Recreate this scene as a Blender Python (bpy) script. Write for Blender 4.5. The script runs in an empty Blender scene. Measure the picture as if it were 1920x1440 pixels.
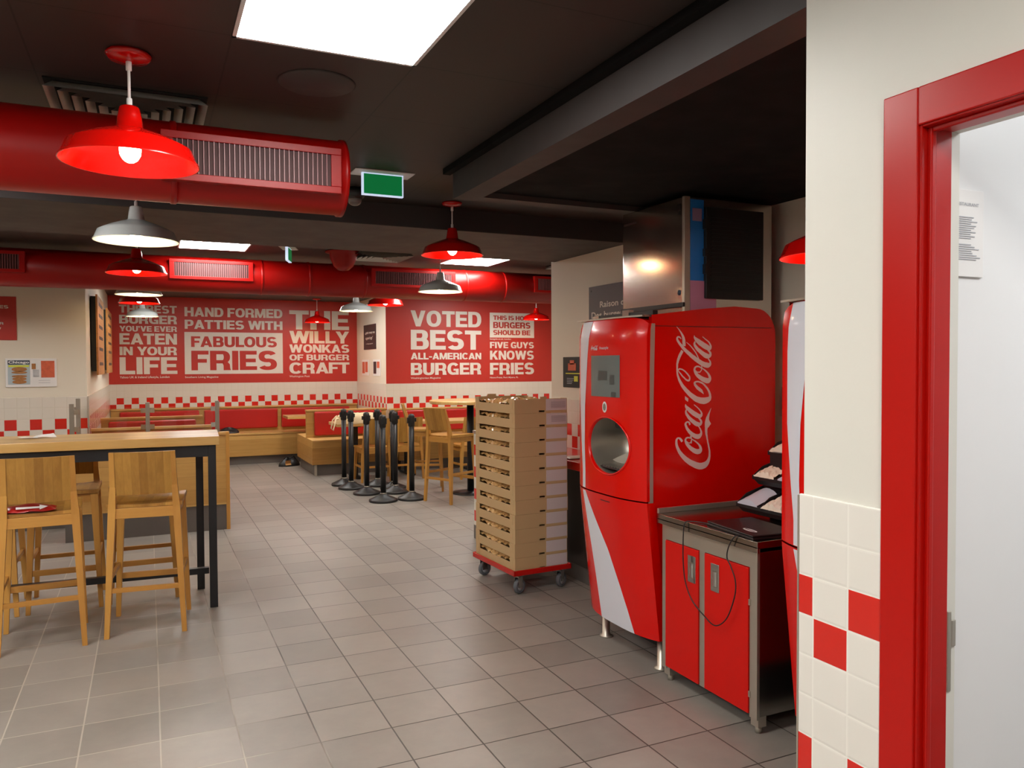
import bpy, math, random
from mathutils import Vector, Matrix
random.seed(7)
SC = bpy.context.scene
COL = SC.collection
# ------------------------------------------------------------------ camera
def make_camera():
    yaw, pitch, roll, F = 0.436001645, -0.0261701385, 0.00450989928, 1463.95
    f = Vector((math.sin(yaw)*math.cos(pitch), math.cos(yaw)*math.cos(pitch), math.sin(pitch)))
    r = Vector((math.cos(yaw), -math.sin(yaw), 0)); d = f.cross(r)
    c, s = math.cos(roll), math.sin(roll)
    r2 = c*r + s*d; d2 = -s*r + c*d
    cam = bpy.data.cameras.new('camera'); o = bpy.data.objects.new('camera', cam); COL.objects.link(o)
    m = Matrix((r2, -d2, -f)).transposed().to_4x4(); m.translation = Vector((0, 0, 1.56))
    o.matrix_world = m
    cam.sensor_fit = 'HORIZONTAL'; cam.sensor_width = 36.0; cam.lens = F*36/1920
    cam.clip_start = 0.05; cam.clip_end = 60
    SC.camera = o
make_camera()
# ------------------------------------------------------------------ world, exposure
w = bpy.data.worlds.new('world'); SC.world = w; w.use_nodes = True
w.node_tree.nodes['Background'].inputs[0].default_value = (0.9, 0.95, 1, 1)
w.node_tree.nodes['Background'].inputs[1].default_value = 0.05
SC.view_settings.view_transform = 'Standard'; SC.view_settings.look = 'None'
SC.view_settings.exposure = 0.12; SC.view_settings.gamma = 1.0
SC.view_settings.use_curve_mapping = False
SC.cycles.max_bounces = 8; SC.cycles.diffuse_bounces = 4; SC.cycles.glossy_bounces = 4
SC.cycles.transmission_bounces = 6; SC.cycles.transparent_max_bounces = 8
SC.cycles.caustics_reflective = False; SC.cycles.caustics_refractive = False
SC.cycles.sample_clamp_indirect = 4.0
PANEL_STRENGTH = 30.0     # flat LED ceiling panels
BULB_STRENGTH = 90.0      # pendant bulbs
# ------------------------------------------------------------------ materials
def S(r, g, b):
    f = lambda c: (c/255/12.92) if c/255 <= 0.04045 else ((c/255+0.055)/1.055)**2.4
    return (f(r), f(g), f(b), 1.0)
def newmat(name):
    m = bpy.data.materials.new(name); m.use_nodes = True
    nt = m.node_tree; return m, nt, nt.nodes['Principled BSDF']
def N(nt, t, **kw):
    n = nt.nodes.new(t)
    for k, v in kw.items():
        if k.startswith('i'): n.inputs[int(k[1:])].default_value = v
        else: setattr(n, k, v)
    return n
def math_(nt, op, a, b=None, c=None):
    n = nt.nodes.new('ShaderNodeMath'); n.operation = op
    for i, x in enumerate((a, b, c)):
        if x is None: continue
        if isinstance(x, (int, float)): n.inputs[i].default_value = x
        else: nt.links.new(x, n.inputs[i])
    return n.outputs[0]
def mixc(nt, fac, a, b):
    n = nt.nodes.new('ShaderNodeMix'); n.data_type = 'RGBA'
    for sock, x in ((n.inputs[0], fac), (n.inputs[6], a), (n.inputs[7], b)):
        if isinstance(x, (int, float)): sock.default_value = x
        elif isinstance(x, tuple): sock.default_value = x
        else: nt.links.new(x, sock)
    return n.outputs[2]
def noise(nt, scale=5.0, detail=4.0, vec=None, rough=0.5, mp=None):
    n = nt.nodes.new('ShaderNodeTexNoise'); n.inputs['Scale'].default_value = scale
    n.inputs['Detail'].default_value = detail; n.inputs['Roughness'].default_value = rough
    if vec is None:
        vec = nt.nodes.new('ShaderNodeTexCoord').outputs['Object']
    if mp:
        q = nt.nodes.new('ShaderNodeMapping'); q.inputs['Scale'].default_value = mp
        nt.links.new(vec, q.inputs[0]); vec = q.outputs[0]
    nt.links.new(vec, n.inputs['Vector'])
    return n.outputs['Fac']
def mat(name, col, rough=0.5, metal=0.0, coat=0.0, var=0.0, vscale=6.0, bump=0.0, bscale=60.0, spec=0.5, mp=None, aniso=None):
    m, nt, p = newmat(name)
    p.inputs['Base Color'].default_value = col; p.inputs['Roughness'].default_value = rough
    p.inputs['Metallic'].default_value = metal; p.inputs['Coat Weight'].default_value = coat
    p.inputs['Coat Roughness'].default_value = 0.06
    p.inputs['Specular IOR Level'].default_value = spec
    if var:
        f = noise(nt, vscale, 3, mp=mp)
        a = tuple(min(1, c*(1+var)) for c in col[:3])+(1,); b = tuple(c*(1-var) for c in col[:3])+(1,)
        nt.links.new(mixc(nt, f, b, a), p.inputs['Base Color'])
        nt.links.new(math_(nt, 'MULTIPLY_ADD', f, rough*0.35, rough*0.82), p.inputs['Roughness'])
    if bump:
        f = noise(nt, bscale, 3, mp=mp)
        b = nt.nodes.new('ShaderNodeBump'); b.inputs['Strength'].default_value = bump; b.inputs['Distance'].default_value = 0.002
        nt.links.new(f, b.inputs['Height']); nt.links.new(b.outputs[0], p.inputs['Normal'])
    return m
def emit(name, col, strength):
    m, nt, p = newmat(name)
    p.inputs['Base Color'].default_value = (0.8, 0.8, 0.8, 1)
    p.inputs['Emission Color'].default_value = col; p.inputs['Emission Strength'].default_value = strength
    return m
def wood(name, light, dark, long_axis=0, plank_axis=2, plank=0.09, rough=0.42, seam=True, coat=0.1):
    """oak staves: grain runs along long_axis, staves repeat along plank_axis"""
    m, nt, p = newmat(name)
    tc = nt.nodes.new('ShaderNodeTexCoord').outputs['Object']
    sep = nt.nodes.new('ShaderNodeSeparateXYZ'); nt.links.new(tc, sep.inputs[0])
    row = math_(nt, 'FLOOR', math_(nt, 'DIVIDE', math_(nt, 'ADD', sep.outputs[plank_axis], 10.013), plank))
    wn = nt.nodes.new('ShaderNodeTexWhiteNoise'); wn.noise_dimensions = '1D'; nt.links.new(row, wn.inputs['W'])
    sc = [14.0, 14.0, 14.0]; sc[long_axis] = 1.3
    va = nt.nodes.new('ShaderNodeVectorMath'); va.operation = 'ADD'; nt.links.new(tc, va.inputs[0])
    cmb = nt.nodes.new('ShaderNodeCombineXYZ'); 
    for i in range(3): nt.links.new(math_(nt, 'MULTIPLY', wn.outputs['Value'], 7.3), cmb.inputs[i])
    nt.links.new(cmb.outputs[0], va.inputs[1])
    g = noise(nt, 1.6, 6, vec=va.outputs[0], mp=tuple(sc), rough=0.6)
    g2 = noise(nt, 9.0, 3, vec=va.outputs[0], mp=tuple(sc), rough=0.5)
    fac = math_(nt, 'ADD', math_(nt, 'MULTIPLY', g, 0.9), math_(nt, 'MULTIPLY', wn.outputs['Value'], 0.55))
    fac = math_(nt, 'ADD', fac, math_(nt, 'MULTIPLY', g2, 0.25))
    fac = math_(nt, 'SUBTRACT', fac, 0.42)
    c = mixc(nt, fac, dark, light)
    if seam:
        fr = math_(nt, 'FRACT', math_(nt, 'DIVIDE', math_(nt, 'ADD', sep.outputs[plank_axis], 10.013), plank))
        sm = math_(nt, 'LESS_THAN', fr, 0.025)
        c = mixc(nt, math_(nt, 'MULTIPLY', sm, 0.35), c, tuple(v*0.35 for v in dark[:3])+(1,))
    nt.links.new(c, p.inputs['Base Color'])
    p.inputs['Roughness'].default_value = rough; p.inputs['Coat Weight'].default_value = coat
    p.inputs['Coat Roughness'].default_value = 0.25
    b = nt.nodes.new('ShaderNodeBump'); b.inputs['Strength'].default_value = 0.12; b.inputs['Distance'].default_value = 0.001
    nt.links.new(g2, b.inputs['Height']); nt.links.new(b.outputs[0], p.inputs['Normal'])
    return m
def walltile(name, top, pv, ph, off, axis, mod=4, thr=2, par=0, grout=S(214, 205, 190), white=S(222, 214, 202), fixed=None):
    m, nt, p = newmat(name)
    g = nt.nodes.new('ShaderNodeNewGeometry')
    sep = nt.nodes.new('ShaderNodeSeparateXYZ'); nt.links.new(g.outputs['Position'], sep.inputs[0])
    zr = math_(nt, 'DIVIDE', math_(nt, 'SUBTRACT', top, sep.outputs[2]), pv)
    ur = math_(nt, 'ADD', math_(nt, 'DIVIDE', math_(nt, 'SUBTRACT', sep.outputs[axis], off), ph), 400.0)
    row = math_(nt, 'FLOOR', zr); col = math_(nt, 'FLOOR', ur)
    rm = math_(nt, 'MODULO', row, mod)
    inband = math_(nt, 'GREATER_THAN', rm, thr-0.5)
    chk = math_(nt, 'MODULO', math_(nt, 'ADD', math_(nt, 'ADD', row, col), 20.0+par), 2.0)
    red = math_(nt, 'MULTIPLY', inband, math_(nt, 'GREATER_THAN', chk, 0.5))
    fz = math_(nt, 'FRACT', zr); fu = math_(nt, 'FRACT', ur)
    ez = math_(nt, 'MINIMUM', fz, math_(nt, 'SUBTRACT', 1.0, fz)); eu = math_(nt, 'MINIMUM', fu, math_(nt, 'SUBTRACT', 1.0, fu))
    e = math_(nt, 'MINIMUM', ez, eu)
    gr = math_(nt, 'LESS_THAN', e, 0.022)
    f = noise(nt, 3.0, 2, vec=g.outputs['Position'])
    wc = mixc(nt, f, white, tuple(v*0.96 for v in white[:3])+(1,))
    c = mixc(nt, red, wc, S(205, 38, 28))
    c = mixc(nt, gr, c, grout)
    nt.links.new(c, p.inputs['Base Color'])
    p.inputs['Roughness'].default_value = 0.16
    b = nt.nodes.new('ShaderNodeBump'); b.inputs['Strength'].default_value = 0.3; b.inputs['Distance'].default_value = 0.002
    nt.links.new(math_(nt, 'MINIMUM', math_(nt, 'MULTIPLY', e, 16.0), 1.0), b.inputs['Height'])
    nt.links.new(b.outputs[0], p.inputs['Normal'])
    return m
def floormat():
    m, nt, p = newmat('floor_tile')
    g = nt.nodes.new('ShaderNodeNewGeometry'); P = g.outputs['Position']
    sep = nt.nodes.new('ShaderNodeSeparateXYZ'); nt.links.new(P, sep.inputs[0])
    a = math_(nt, 'DIVIDE', math_(nt, 'ADD', sep.outputs[0], 30.05-0.925), 0.3005)
    c = math_(nt, 'DIVIDE', math_(nt, 'ADD', sep.outputs[1], 30.05-3.042), 0.3023)
    fa, fc = math_(nt, 'FRACT', a), math_(nt, 'FRACT', c)
    cmb = nt.nodes.new('ShaderNodeCombineXYZ'); nt.links.new(math_(nt, 'FLOOR', a), cmb.inputs[0]); nt.links.new(math_(nt, 'FLOOR', c), cmb.inputs[1])
    wn = nt.nodes.new('ShaderNodeTexWhiteNoise'); wn.noise_dimensions = '2D'; nt.links.new(cmb.outputs[0], wn.inputs['Vector'])
    n1 = noise(nt, 1.1, 5, vec=P); n2 = noise(nt, 9.0, 6, vec=P, rough=0.65)
    n3 = noise(nt, 45.0, 4, vec=P, rough=0.7)
    t = math_(nt, 'ADD', math_(nt, 'MULTIPLY', n1, 0.55), math_(nt, 'MULTIPLY', wn.outputs['Value'], 0.28))
    t = math_(nt, 'ADD', t, math_(nt, 'MULTIPLY', n2, 0.5)); t = math_(nt, 'SUBTRACT', t, 0.22)
    col = mixc(nt, t, S(112, 108, 103), S(168, 161, 152))
    e = math_(nt, 'MINIMUM', math_(nt, 'MINIMUM', fa, math_(nt, 'SUBTRACT', 1.0, fa)), math_(nt, 'MINIMUM', fc, math_(nt, 'SUBTRACT', 1.0, fc)))
    gr = math_(nt, 'LESS_THAN', e, 0.0105)
    # grout: pale where it is clean (mostly towards the left of the room), dark where worn
    n4 = noise(nt, 0.9, 3, vec=P, rough=0.8)
    lf = math_(nt, 'SUBTRACT', math_(nt, 'ADD', n4, 0.25), math_(nt, 'MULTIPLY', sep.outputs[0], 0.42))
    lf = math_(nt, 'MULTIPLY', math_(nt, 'SUBTRACT', lf, 0.42), 3.0)
    lf = math_(nt, 'MINIMUM', math_(nt, 'MAXIMUM', lf, 0.0), 1.0)
    gc = mixc(nt, lf, S(48, 43, 39), S(176, 168, 156))
    out = mixc(nt, math_(nt, 'MULTIPLY', gr, 0.9), col, gc)
    nt.links.new(out, p.inputs['Base Color'])
    nt.links.new(math_(nt, 'MULTIPLY_ADD', n2, 0.22, 0.30), p.inputs['Roughness'])
    b = nt.nodes.new('ShaderNodeBump'); b.inputs['Strength'].default_value = 0.35; b.inputs['Distance'].default_value = 0.002
    h = math_(nt, 'ADD', math_(nt, 'MINIMUM', math_(nt, 'MULTIPLY', e, 60.0), 1.0), math_(nt, 'MULTIPLY', n3, 0.25))
    nt.links.new(h, b.inputs['Height']); nt.links.new(b.outputs[0], p.inputs['Normal'])
    return m
def ceilmat(name, ox, oy, pitch, col):
    m, nt, p = newmat(name)
    g = nt.nodes.new('ShaderNodeNewGeometry'); sep = nt.nodes.new('ShaderNodeSeparateXYZ'); nt.links.new(g.outputs['Position'], sep.inputs[0])
    a = math_(nt, 'FRACT', math_(nt, 'DIVIDE', math_(nt, 'ADD', sep.outputs[0], 58.5-ox), pitch))
    c = math_(nt, 'FRACT', math_(nt, 'DIVIDE', math_(nt, 'ADD', sep.outputs[1], 58.5-oy), pitch))
    e = math_(nt, 'MINIMUM', math_(nt, 'MINIMUM', a, math_(nt, 'SUBTRACT', 1.0, a)), math_(nt, 'MINIMUM', c, math_(nt, 'SUBTRACT', 1.0, c)))
    gr = math_(nt, 'LESS_THAN', e, 0.005)
    f = noise(nt, 2.0, 3, vec=g.outputs['Position'])
    cc = mixc(nt, f, col, tuple(v*1.25 for v in col[:3])+(1,))
    nt.links.new(mixc(nt, gr, cc, (0.004, 0.003, 0.003, 1)), p.inputs['Base Color'])
    p.inputs['Roughness'].default_value = 0.55
    return m
M = {}
M['paint'] = mat('cream_paint', S(226, 217, 200), 0.6, var=0.02, vscale=2, bump=0.05, bscale=90)
M['doorpaint'] = mat('greige_wall_paint', S(216, 215, 206), 0.5, var=0.015, vscale=2, bump=0.04, bscale=120)
M['white'] = mat('white_laminate', S(232, 232, 232), 0.35, var=0.01)
M['ceil'] = ceilmat('brown_ceiling_tile', 0.834, 2.557, 0.585, S(42, 34, 31))
M['ceil2'] = ceilmat('brown_ceiling_tile_rear', 0.256, 7.08, 0.585, S(52, 43, 40))
M['soffit'] = mat('dark_soffit_paint', S(58, 52, 51), 0.6, var=0.05)
M['black_ceil'] = mat('black_ceiling_paint', S(9, 8, 8), 0.85, var=0.1, spec=0.2)
M['floor'] = floormat()
M['red'] = mat('red_enamel', S(192, 8, 3), 0.22, coat=0.35, var=0.02)
M['ductred'] = mat('red_duct_paint', S(148, 7, 4), 0.36, var=0.05, vscale=3, spec=0.3)
M['ductdark'] = mat('dark_red_inside_duct', S(60, 8, 8), 0.6)
M['slat'] = mat('pink_grey_slat', S(150, 90, 92), 0.35)
M['doorred'] = mat('red_gloss_joinery_paint', S(178, 12, 5), 0.3, coat=0.0, spec=0.35, var=0.03, bump=0.1, bscale=8)
M['muralred'] = mat('mural_red', S(184, 44, 32), 0.45, var=0.02, vscale=1)
M['muralwhite'] = mat('mural_lettering', S(222, 214, 204), 0.5)
M['cushion'] = mat('red_vinyl', S(176, 26, 22), 0.35, var=0.04, vscale=4, bump=0.1, bscale=40)
M['cokered'] = mat('dispenser_red', S(216, 5, 0), 0.22, coat=0.2, spec=0.35, var=0.01)
M['cabred'] = mat('cabinet_red_laminate', S(204, 14, 6), 0.35, spec=0.3, var=0.01)
M['band'] = mat('pale_lilac_stripe', S(214, 216, 226), 0.35, coat=0.2)
M['steel'] = mat('brushed_stainless_steel', S(196, 190, 178), 0.36, metal=0.82)
M['mirror'] = mat('polished_steel', S(206, 200, 192), 0.17, metal=1.0, bump=0.2, bscale=2.2)
M['greysteel'] = mat('grey_painted_steel', S(150, 142, 130), 0.4, metal=0.6)
M['champ'] = mat('beige_metal_strip', S(196, 170, 160), 0.35, metal=0.5)
M['black'] = mat('black_plastic', S(22, 22, 24), 0.45, var=0.1)
M['blackmetal'] = mat('black_powder_coat', S(20, 21, 26), 0.4, var=0.1)
M['darkgloss'] = mat('dark_brown_panel', S(44, 36, 32), 0.3, var=0.1)
M['skirt'] = mat('grey_skirting_tile', S(98, 92, 88), 0.4, var=0.1, vscale=8)
M['card'] = mat('cardboard', S(192, 162, 118), 0.75, var=0.05, vscale=5, bump=0.1, bscale=30)
M['label'] = mat('pale_print_on_card', S(206, 196, 196), 0.6)
M['ink'] = mat('grey_print', S(150, 142, 150), 0.7)
M['bun'] = mat('golden_bun', S(196, 128, 62), 0.5, var=0.2, vscale=30)
M['film'] = mat('clear_crinkled_film', S(226, 216, 196), 0.12, spec=0.9, bump=1.0, bscale=35, var=0.2, vscale=30)
M['rubber'] = mat('grey_rubber', S(92, 96, 102), 0.6)
M['wheelhub'] = mat('light_grey_nylon', S(168, 172, 178), 0.4)
M['chrome'] = mat('zinc_plated_steel', S(200, 200, 198), 0.2, metal=1.0)
M['oak'] = wood('oak_staves_upright', S(200, 152, 70), S(136, 90, 30), 2, 0, 0.042)
M['oakleg'] = wood('oak_leg', S(212, 160, 78), S(176, 122, 52), 2, 0, 0.5, seam=False)
M['oakrail'] = wood('oak_rail', S(212, 160, 78), S(176, 122, 52), 0, 2, 0.5, seam=False)
M['oaktop'] = wood('oak_table_staves', S(226, 192, 130), S(188, 148, 84), 0, 1, 0.09, rough=0.28, coat=0.3)
M['oakpanel'] = wood('oak_panel_boards', S(212, 170, 100), S(178, 132, 66), 0, 2, 0.13)
M['oakbench'] = wood('oak_bench_boards', S(210, 168, 98), S(172, 128, 64), 0, 2, 0.16)
M['oakrim'] = wood('oak_rim', S(216, 176, 110), S(190, 148, 84), 0, 2, 0.5, seam=False)
M['whiteshade'] = mat('white_enamel', S(222, 230, 230), 0.25, coat=0.4)
M['cord'] = mat('white_flex', S(230, 226, 222), 0.5)
M['bulb'] = emit('warm_bulb_glow', (1.0, 0.72, 0.40, 1), BULB_STRENGTH)
M['panel'] = emit('led_panel_glow', (1.0, 0.97, 0.92, 1), PANEL_STRENGTH)
M['exitgreen'] = emit('green_exit_glow', (0.0, 0.22, 0.05, 1), 0.5)
M['exitgreen'].node_tree.nodes['Principled BSDF'].inputs['Base Color'].default_value = S(0, 70, 34)
M['exitwhite'] = emit('pale_light_guide', (0.6, 0.75, 1.0, 1), 0.7)
M['whiteplastic'] = mat('white_plastic', S(225, 225, 225), 0.4)
M['vent'] = mat('aluminium_vent', S(186, 182, 174), 0.4, metal=0.3)
M['blackhole'] = mat('duct_darkness', S(6, 6, 6), 0.9)
M['charcoal'] = mat('charcoal_sign', S(92, 88, 92), 0.5)
M['plum'] = mat('dark_plum_print', S(50, 30, 34), 0.5)
M['paper'] = mat('white_paper', S(232, 230, 228), 0.6)
M['paperink'] = mat('pale_grey_ink', S(170, 172, 178), 0.7)
M['boardblack'] = mat('black_chalkboard_edge', S(18, 20, 18), 0.6)
M['linen'] = mat('cream_canvas', S(226, 206, 168), 0.8, var=0.08, vscale=20, bump=0.4, bscale=50)
M['napkin'] = mat('cream_paper_napkin', S(246, 228, 210), 0.8, var=0.1, vscale=40, bump=1.0, bscale=60)
M['bag'] = mat('pale_plastic_sleeve', S(206, 206, 220), 0.3)
M['laptop'] = mat('matt_black_lid', S(30, 24, 24), 0.4)
M['tan'] = mat('tan_leather', S(190, 140, 80), 0.5)
M['orange'] = mat('orange_oak_seat', S(226, 160, 92), 0.4, var=0.08)
M['screen'] = mat('grey_glass_screen', S(96, 104, 104), 0.12, coat=0.4)
M['screendk'] = mat('dark_grey_screen_pixels', S(70, 74, 74), 0.3)
M['filter'] = mat('black_plastic_filter', S(9, 9, 10), 0.5)
M['pinkreflect'] = mat('pink_painted_reflection', S(196, 130, 160), 0.3, var=0.1)
M['steeltop'] = mat('steel_worktop', S(176, 168, 160), 0.2, metal=1.0)
M['blue'] = mat('blue_painted_reflection', S(34, 120, 200), 0.25, var=0.1)
M['pinkst'] = mat('pale_pink_sticker', S(140, 120, 150), 0.5)
m, nt, p = newmat('clear_glass'); p.inputs['Base Color'].default_value = (1, 1, 1, 1); p.inputs['Roughness'].default_value = 0.02
p.inputs['Transmission Weight'].default_value = 1.0; p.inputs['IOR'].default_value = 1.35; M['glass'] = m
m, nt, p = newmat('dome_glass'); p.inputs['Base Color'].default_value = (.35, .3, .28, 1); p.inputs['Roughness'].default_value = 0.03
p.inputs['Transmission Weight'].default_value = 0.6; M['domeglass'] = m
# ------------------------------------------------------------------ mesh helpers
class MB:
    def __init__(s): s.v = []; s.f = []; s.mi = []; s.sm = []
    def add(s, vs, fs, mi=0, smooth=False):
        o = len(s.v); s.v += [tuple(v) for v in vs]
        for f in fs: s.f.append([i+o for i in f]); s.mi.append(mi); s.sm.append(smooth)
        return s
    def box(s, x0, x1, y0, y1, z0, z1, mi=0):
        vs = [(x, y, z) for x in (x0, x1) for y in (y0, y1) for z in (z0, z1)]
        return s.add(vs, [(0, 1, 3, 2), (4, 6, 7, 5), (0, 4, 5, 1), (2, 3, 7, 6), (0, 2, 6, 4), (1, 5, 7, 3)], mi)
    def hexa(s, bot, top, mi=0):
        vs = list(bot)+list(top)
        return s.add(vs, [(3, 2, 1, 0), (4, 5, 6, 7), (0, 1, 5, 4), (1, 2, 6, 5), (2, 3, 7, 6), (3, 0, 4, 7)], mi)
    def leg(s, p0, p1, w0, d0, w1, d1, mi=0):
        b = [(p0[0]+i*w0/2, p0[1]+j*d0/2, p0[2]) for i, j in ((-1, -1), (1, -1), (1, 1), (-1, 1))]
        t = [(p1[0]+i*w1/2, p1[1]+j*d1/2, p1[2]) for i, j in ((-1, -1), (1, -1), (1, 1), (-1, 1))]
        return s.hexa(b, t, mi)
    def bar(s, p0, p1, w, h, mi=0):
        p0, p1 = Vector(p0), Vector(p1); d = (p1-p0).normalized()
        up = Vector((0, 0, 1)) if abs(d.z) < 0.9 else Vector((1, 0, 0))
        r = d.cross(up).normalized()*w/2; u = r.cross(d).normalized()*h/2
        return s.hexa([p0-r-u, p0+r-u, p0+r+u, p0-r+u], [p1-r-u, p1+r-u, p1+r+u, p1-r+u], mi)
    def tube(s, pts, r, n=10, mi=0, caps=True, smooth=True):
        pts = [Vector(p) for p in pts]; rs = r if isinstance(r, (list, tuple)) else [r]*len(pts)
        vs = []; prev = None
        for i, p in enumerate(pts):
            d = (pts[min(i+1, len(pts)-1)]-pts[max(i-1, 0)]).normalized()
            if prev is None:
                a = Vector((0, 0, 1)) if abs(d.z) < 0.9 else Vector((1, 0, 0)); u = d.cross(a).normalized()
            else: u = (prev-d*prev.dot(d)).normalized()
            prev = u; w_ = d.cross(u)
            for k in range(n):
                t = 2*math.pi*k/n; vs.append(p+(u*math.cos(t)+w_*math.sin(t))*rs[i])
        fs = [(i*n+k, i*n+(k+1) % n, (i+1)*n+(k+1) % n, (i+1)*n+k) for i in range(len(pts)-1) for k in range(n)]
        s.add(vs, fs, mi, smooth)
        if caps:
            o = len(s.v)-len(vs)
            s.f.append([o+k for k in range(n)][::-1]); s.mi.append(mi); s.sm.append(False)
            s.f.append([o+(len(pts)-1)*n+k for k in range(n)]); s.mi.append(mi); s.sm.append(False)
        return s
    def lathe(s, prof, c=(0, 0, 0), n=32, mi=0, axis=2, smooth=True, close=False, caps=True):
        """prof: list of (r, h)"""
        vs = []
        for r, h in prof:
            for k in range(n):
                t = 2*math.pi*k/n; a, b = r*math.cos(t), r*math.sin(t)
                q = (a, b, h) if axis == 2 else ((h, a, b) if axis == 0 else (b, h, a))
                vs.append((c[0]+q[0], c[1]+q[1], c[2]+q[2]))
        m_ = len(prof); rng = range(m_ if close else m_-1)
        fs = [(i*n+k, i*n+(k+1) % n, ((i+1) % m_)*n+(k+1) % n, ((i+1) % m_)*n+k) for i in rng for k in range(n)]
        s.add(vs, fs, mi, smooth)
        if not close and caps:
            o = len(s.v)-len(vs)
            if prof[0][0] > 1e-6: s.f.append([o+k for k in range(n)][::-1]); s.mi.append(mi); s.sm.append(False)
            if prof[-1][0] > 1e-6: s.f.append([o+(m_-1)*n+k for k in range(n)]); s.mi.append(mi); s.sm.append(False)
        return s
    def prism(s, poly, a0, a1, axis=1, mi=0):
        """poly of 2D points extruded along axis (0:x 1:y 2:z)"""
        def q(p, a): return (a, p[0], p[1]) if axis == 0 else ((p[0], a, p[1]) if axis == 1 else (p[0], p[1], a))
        n = len(poly); vs = [q(p, a0) for p in poly]+[q(p, a1) for p in poly]
        fs = [tuple(range(n))[::-1], tuple(range(n, 2*n))]+[(i, (i+1) % n, n+(i+1) % n, n+i) for i in range(n)]
        return s.add(vs, fs, mi)
    def grid(s, fn, nu, nv, mi=0, smooth=True):
        vs = [fn(i/nu, j/nv) for i in range(nu+1) for j in range(nv+1)]
        fs = [(i*(nv+1)+j, (i+1)*(nv+1)+j, (i+1)*(nv+1)+j+1, i*(nv+1)+j+1) for i in range(nu) for j in range(nv)]
        return s.add(vs, fs, mi, smooth)
    def build(s, name, mats, parent=None, bevel=0.0, seg=2, loc=None, rot=None, fixn=True):
        me = bpy.data.meshes.new(name); me.from_pydata(s.v, [], s.f)
        mats = mats if isinstance(mats, (list, tuple)) else [mats]
        for m_ in mats: me.materials.append(M[m_] if isinstance(m_, str) else m_)
        me.polygons.foreach_set('material_index', s.mi); me.polygons.foreach_set('use_smooth', s.sm)
        me.update()
        if fixn:
            import bmesh
            b = bmesh.new(); b.from_mesh(me); bmesh.ops.recalc_face_normals(b, faces=b.faces); b.to_mesh(me); b.free()
        o = bpy.data.objects.new(name, me); COL.objects.link(o)
        if parent: o.parent = parent
        if loc: o.location = loc
        if rot: o.rotation_euler = rot
        if bevel:
            bm_ = o.modifiers.new('bevel', 'BEVEL'); bm_.width = bevel; bm_.segments = seg; bm_.limit_method = 'ANGLE'
            bm_.angle_limit = math.radians(40)
        return o
def tag(o, label, cat, group=None):
    o['label'] = label; o['category'] = cat
    if group: o['group'] = group
    return o
def thing(name, label, cat, loc=(0, 0, 0), rz=0.0, group=None, scale=1.0):
    o = bpy.data.objects.new(name, None); COL.objects.link(o); o.empty_display_size = 0.1
    o.location = loc; o.rotation_euler = (0, 0, rz); o.scale = (scale,)*3
    return tag(o, label, cat, group)
def struct(o): o['kind'] = 'structure'; return o
def copy_tree(o, parent=None):
    c = o.copy(); COL.objects.link(c); c.parent = parent
    for ch in list(o.children): copy_tree(ch, c)
    return c
def dup(root, loc, rz=0.0, label=None, scale=None):
    c = copy_tree(root); c.location = loc; c.rotation_euler = (0, 0, rz)
    if label: c['label'] = label
    if scale: c.scale = (scale,)*3
    return c
_tc = {}
def glyphs(text, bold=0.02):
    k = (text, bold)
    if k not in _tc:
        cu = bpy.data.curves.new('t', 'FONT'); cu.body = text; cu.size = 1.0; cu.offset = bold; cu.resolution_u = 4
        cu.space_character = 1.0+bold*0.6
        ob = bpy.data.objects.new('t', cu); COL.objects.link(ob)
        dg = bpy.context.evaluated_depsgraph_get(); me = bpy.data.meshes.new_from_object(ob.evaluated_get(dg))
        _tc[k] = ([(v.co.x, v.co.y) for v in me.vertices], [tuple(p_.vertices) for p_ in me.polygons])
        bpy.data.objects.remove(ob); bpy.data.curves.remove(cu); bpy.data.meshes.remove(me)
    return _tc[k]
def _arc(cx, cy, rx, ry, sw, sh, a0, a1, n=18):
    """band between two superellipses"""
    def pt(a, x, y):
        c, q = math.cos(a), math.sin(a); e = 0.86
        return (cx+x*math.copysign(abs(c)**e, c), cy+y*math.copysign(abs(q)**e, q))
    out = []
    for k in range(n):
        t0, t1 = math.radians(a0+(a1-a0)*k/n), math.radians(a0+(a1-a0)*(k+1)/n)
        out.append([pt(t0, rx, ry), pt(t1, rx, ry), pt(t1, rx-sw, ry-sh), pt(t0, rx-sw, ry-sh)])
    return out
def _r(x0, y0, x1, y1): return [(x0, y0), (x1, y0), (x1, y1), (x0, y1)]
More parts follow.
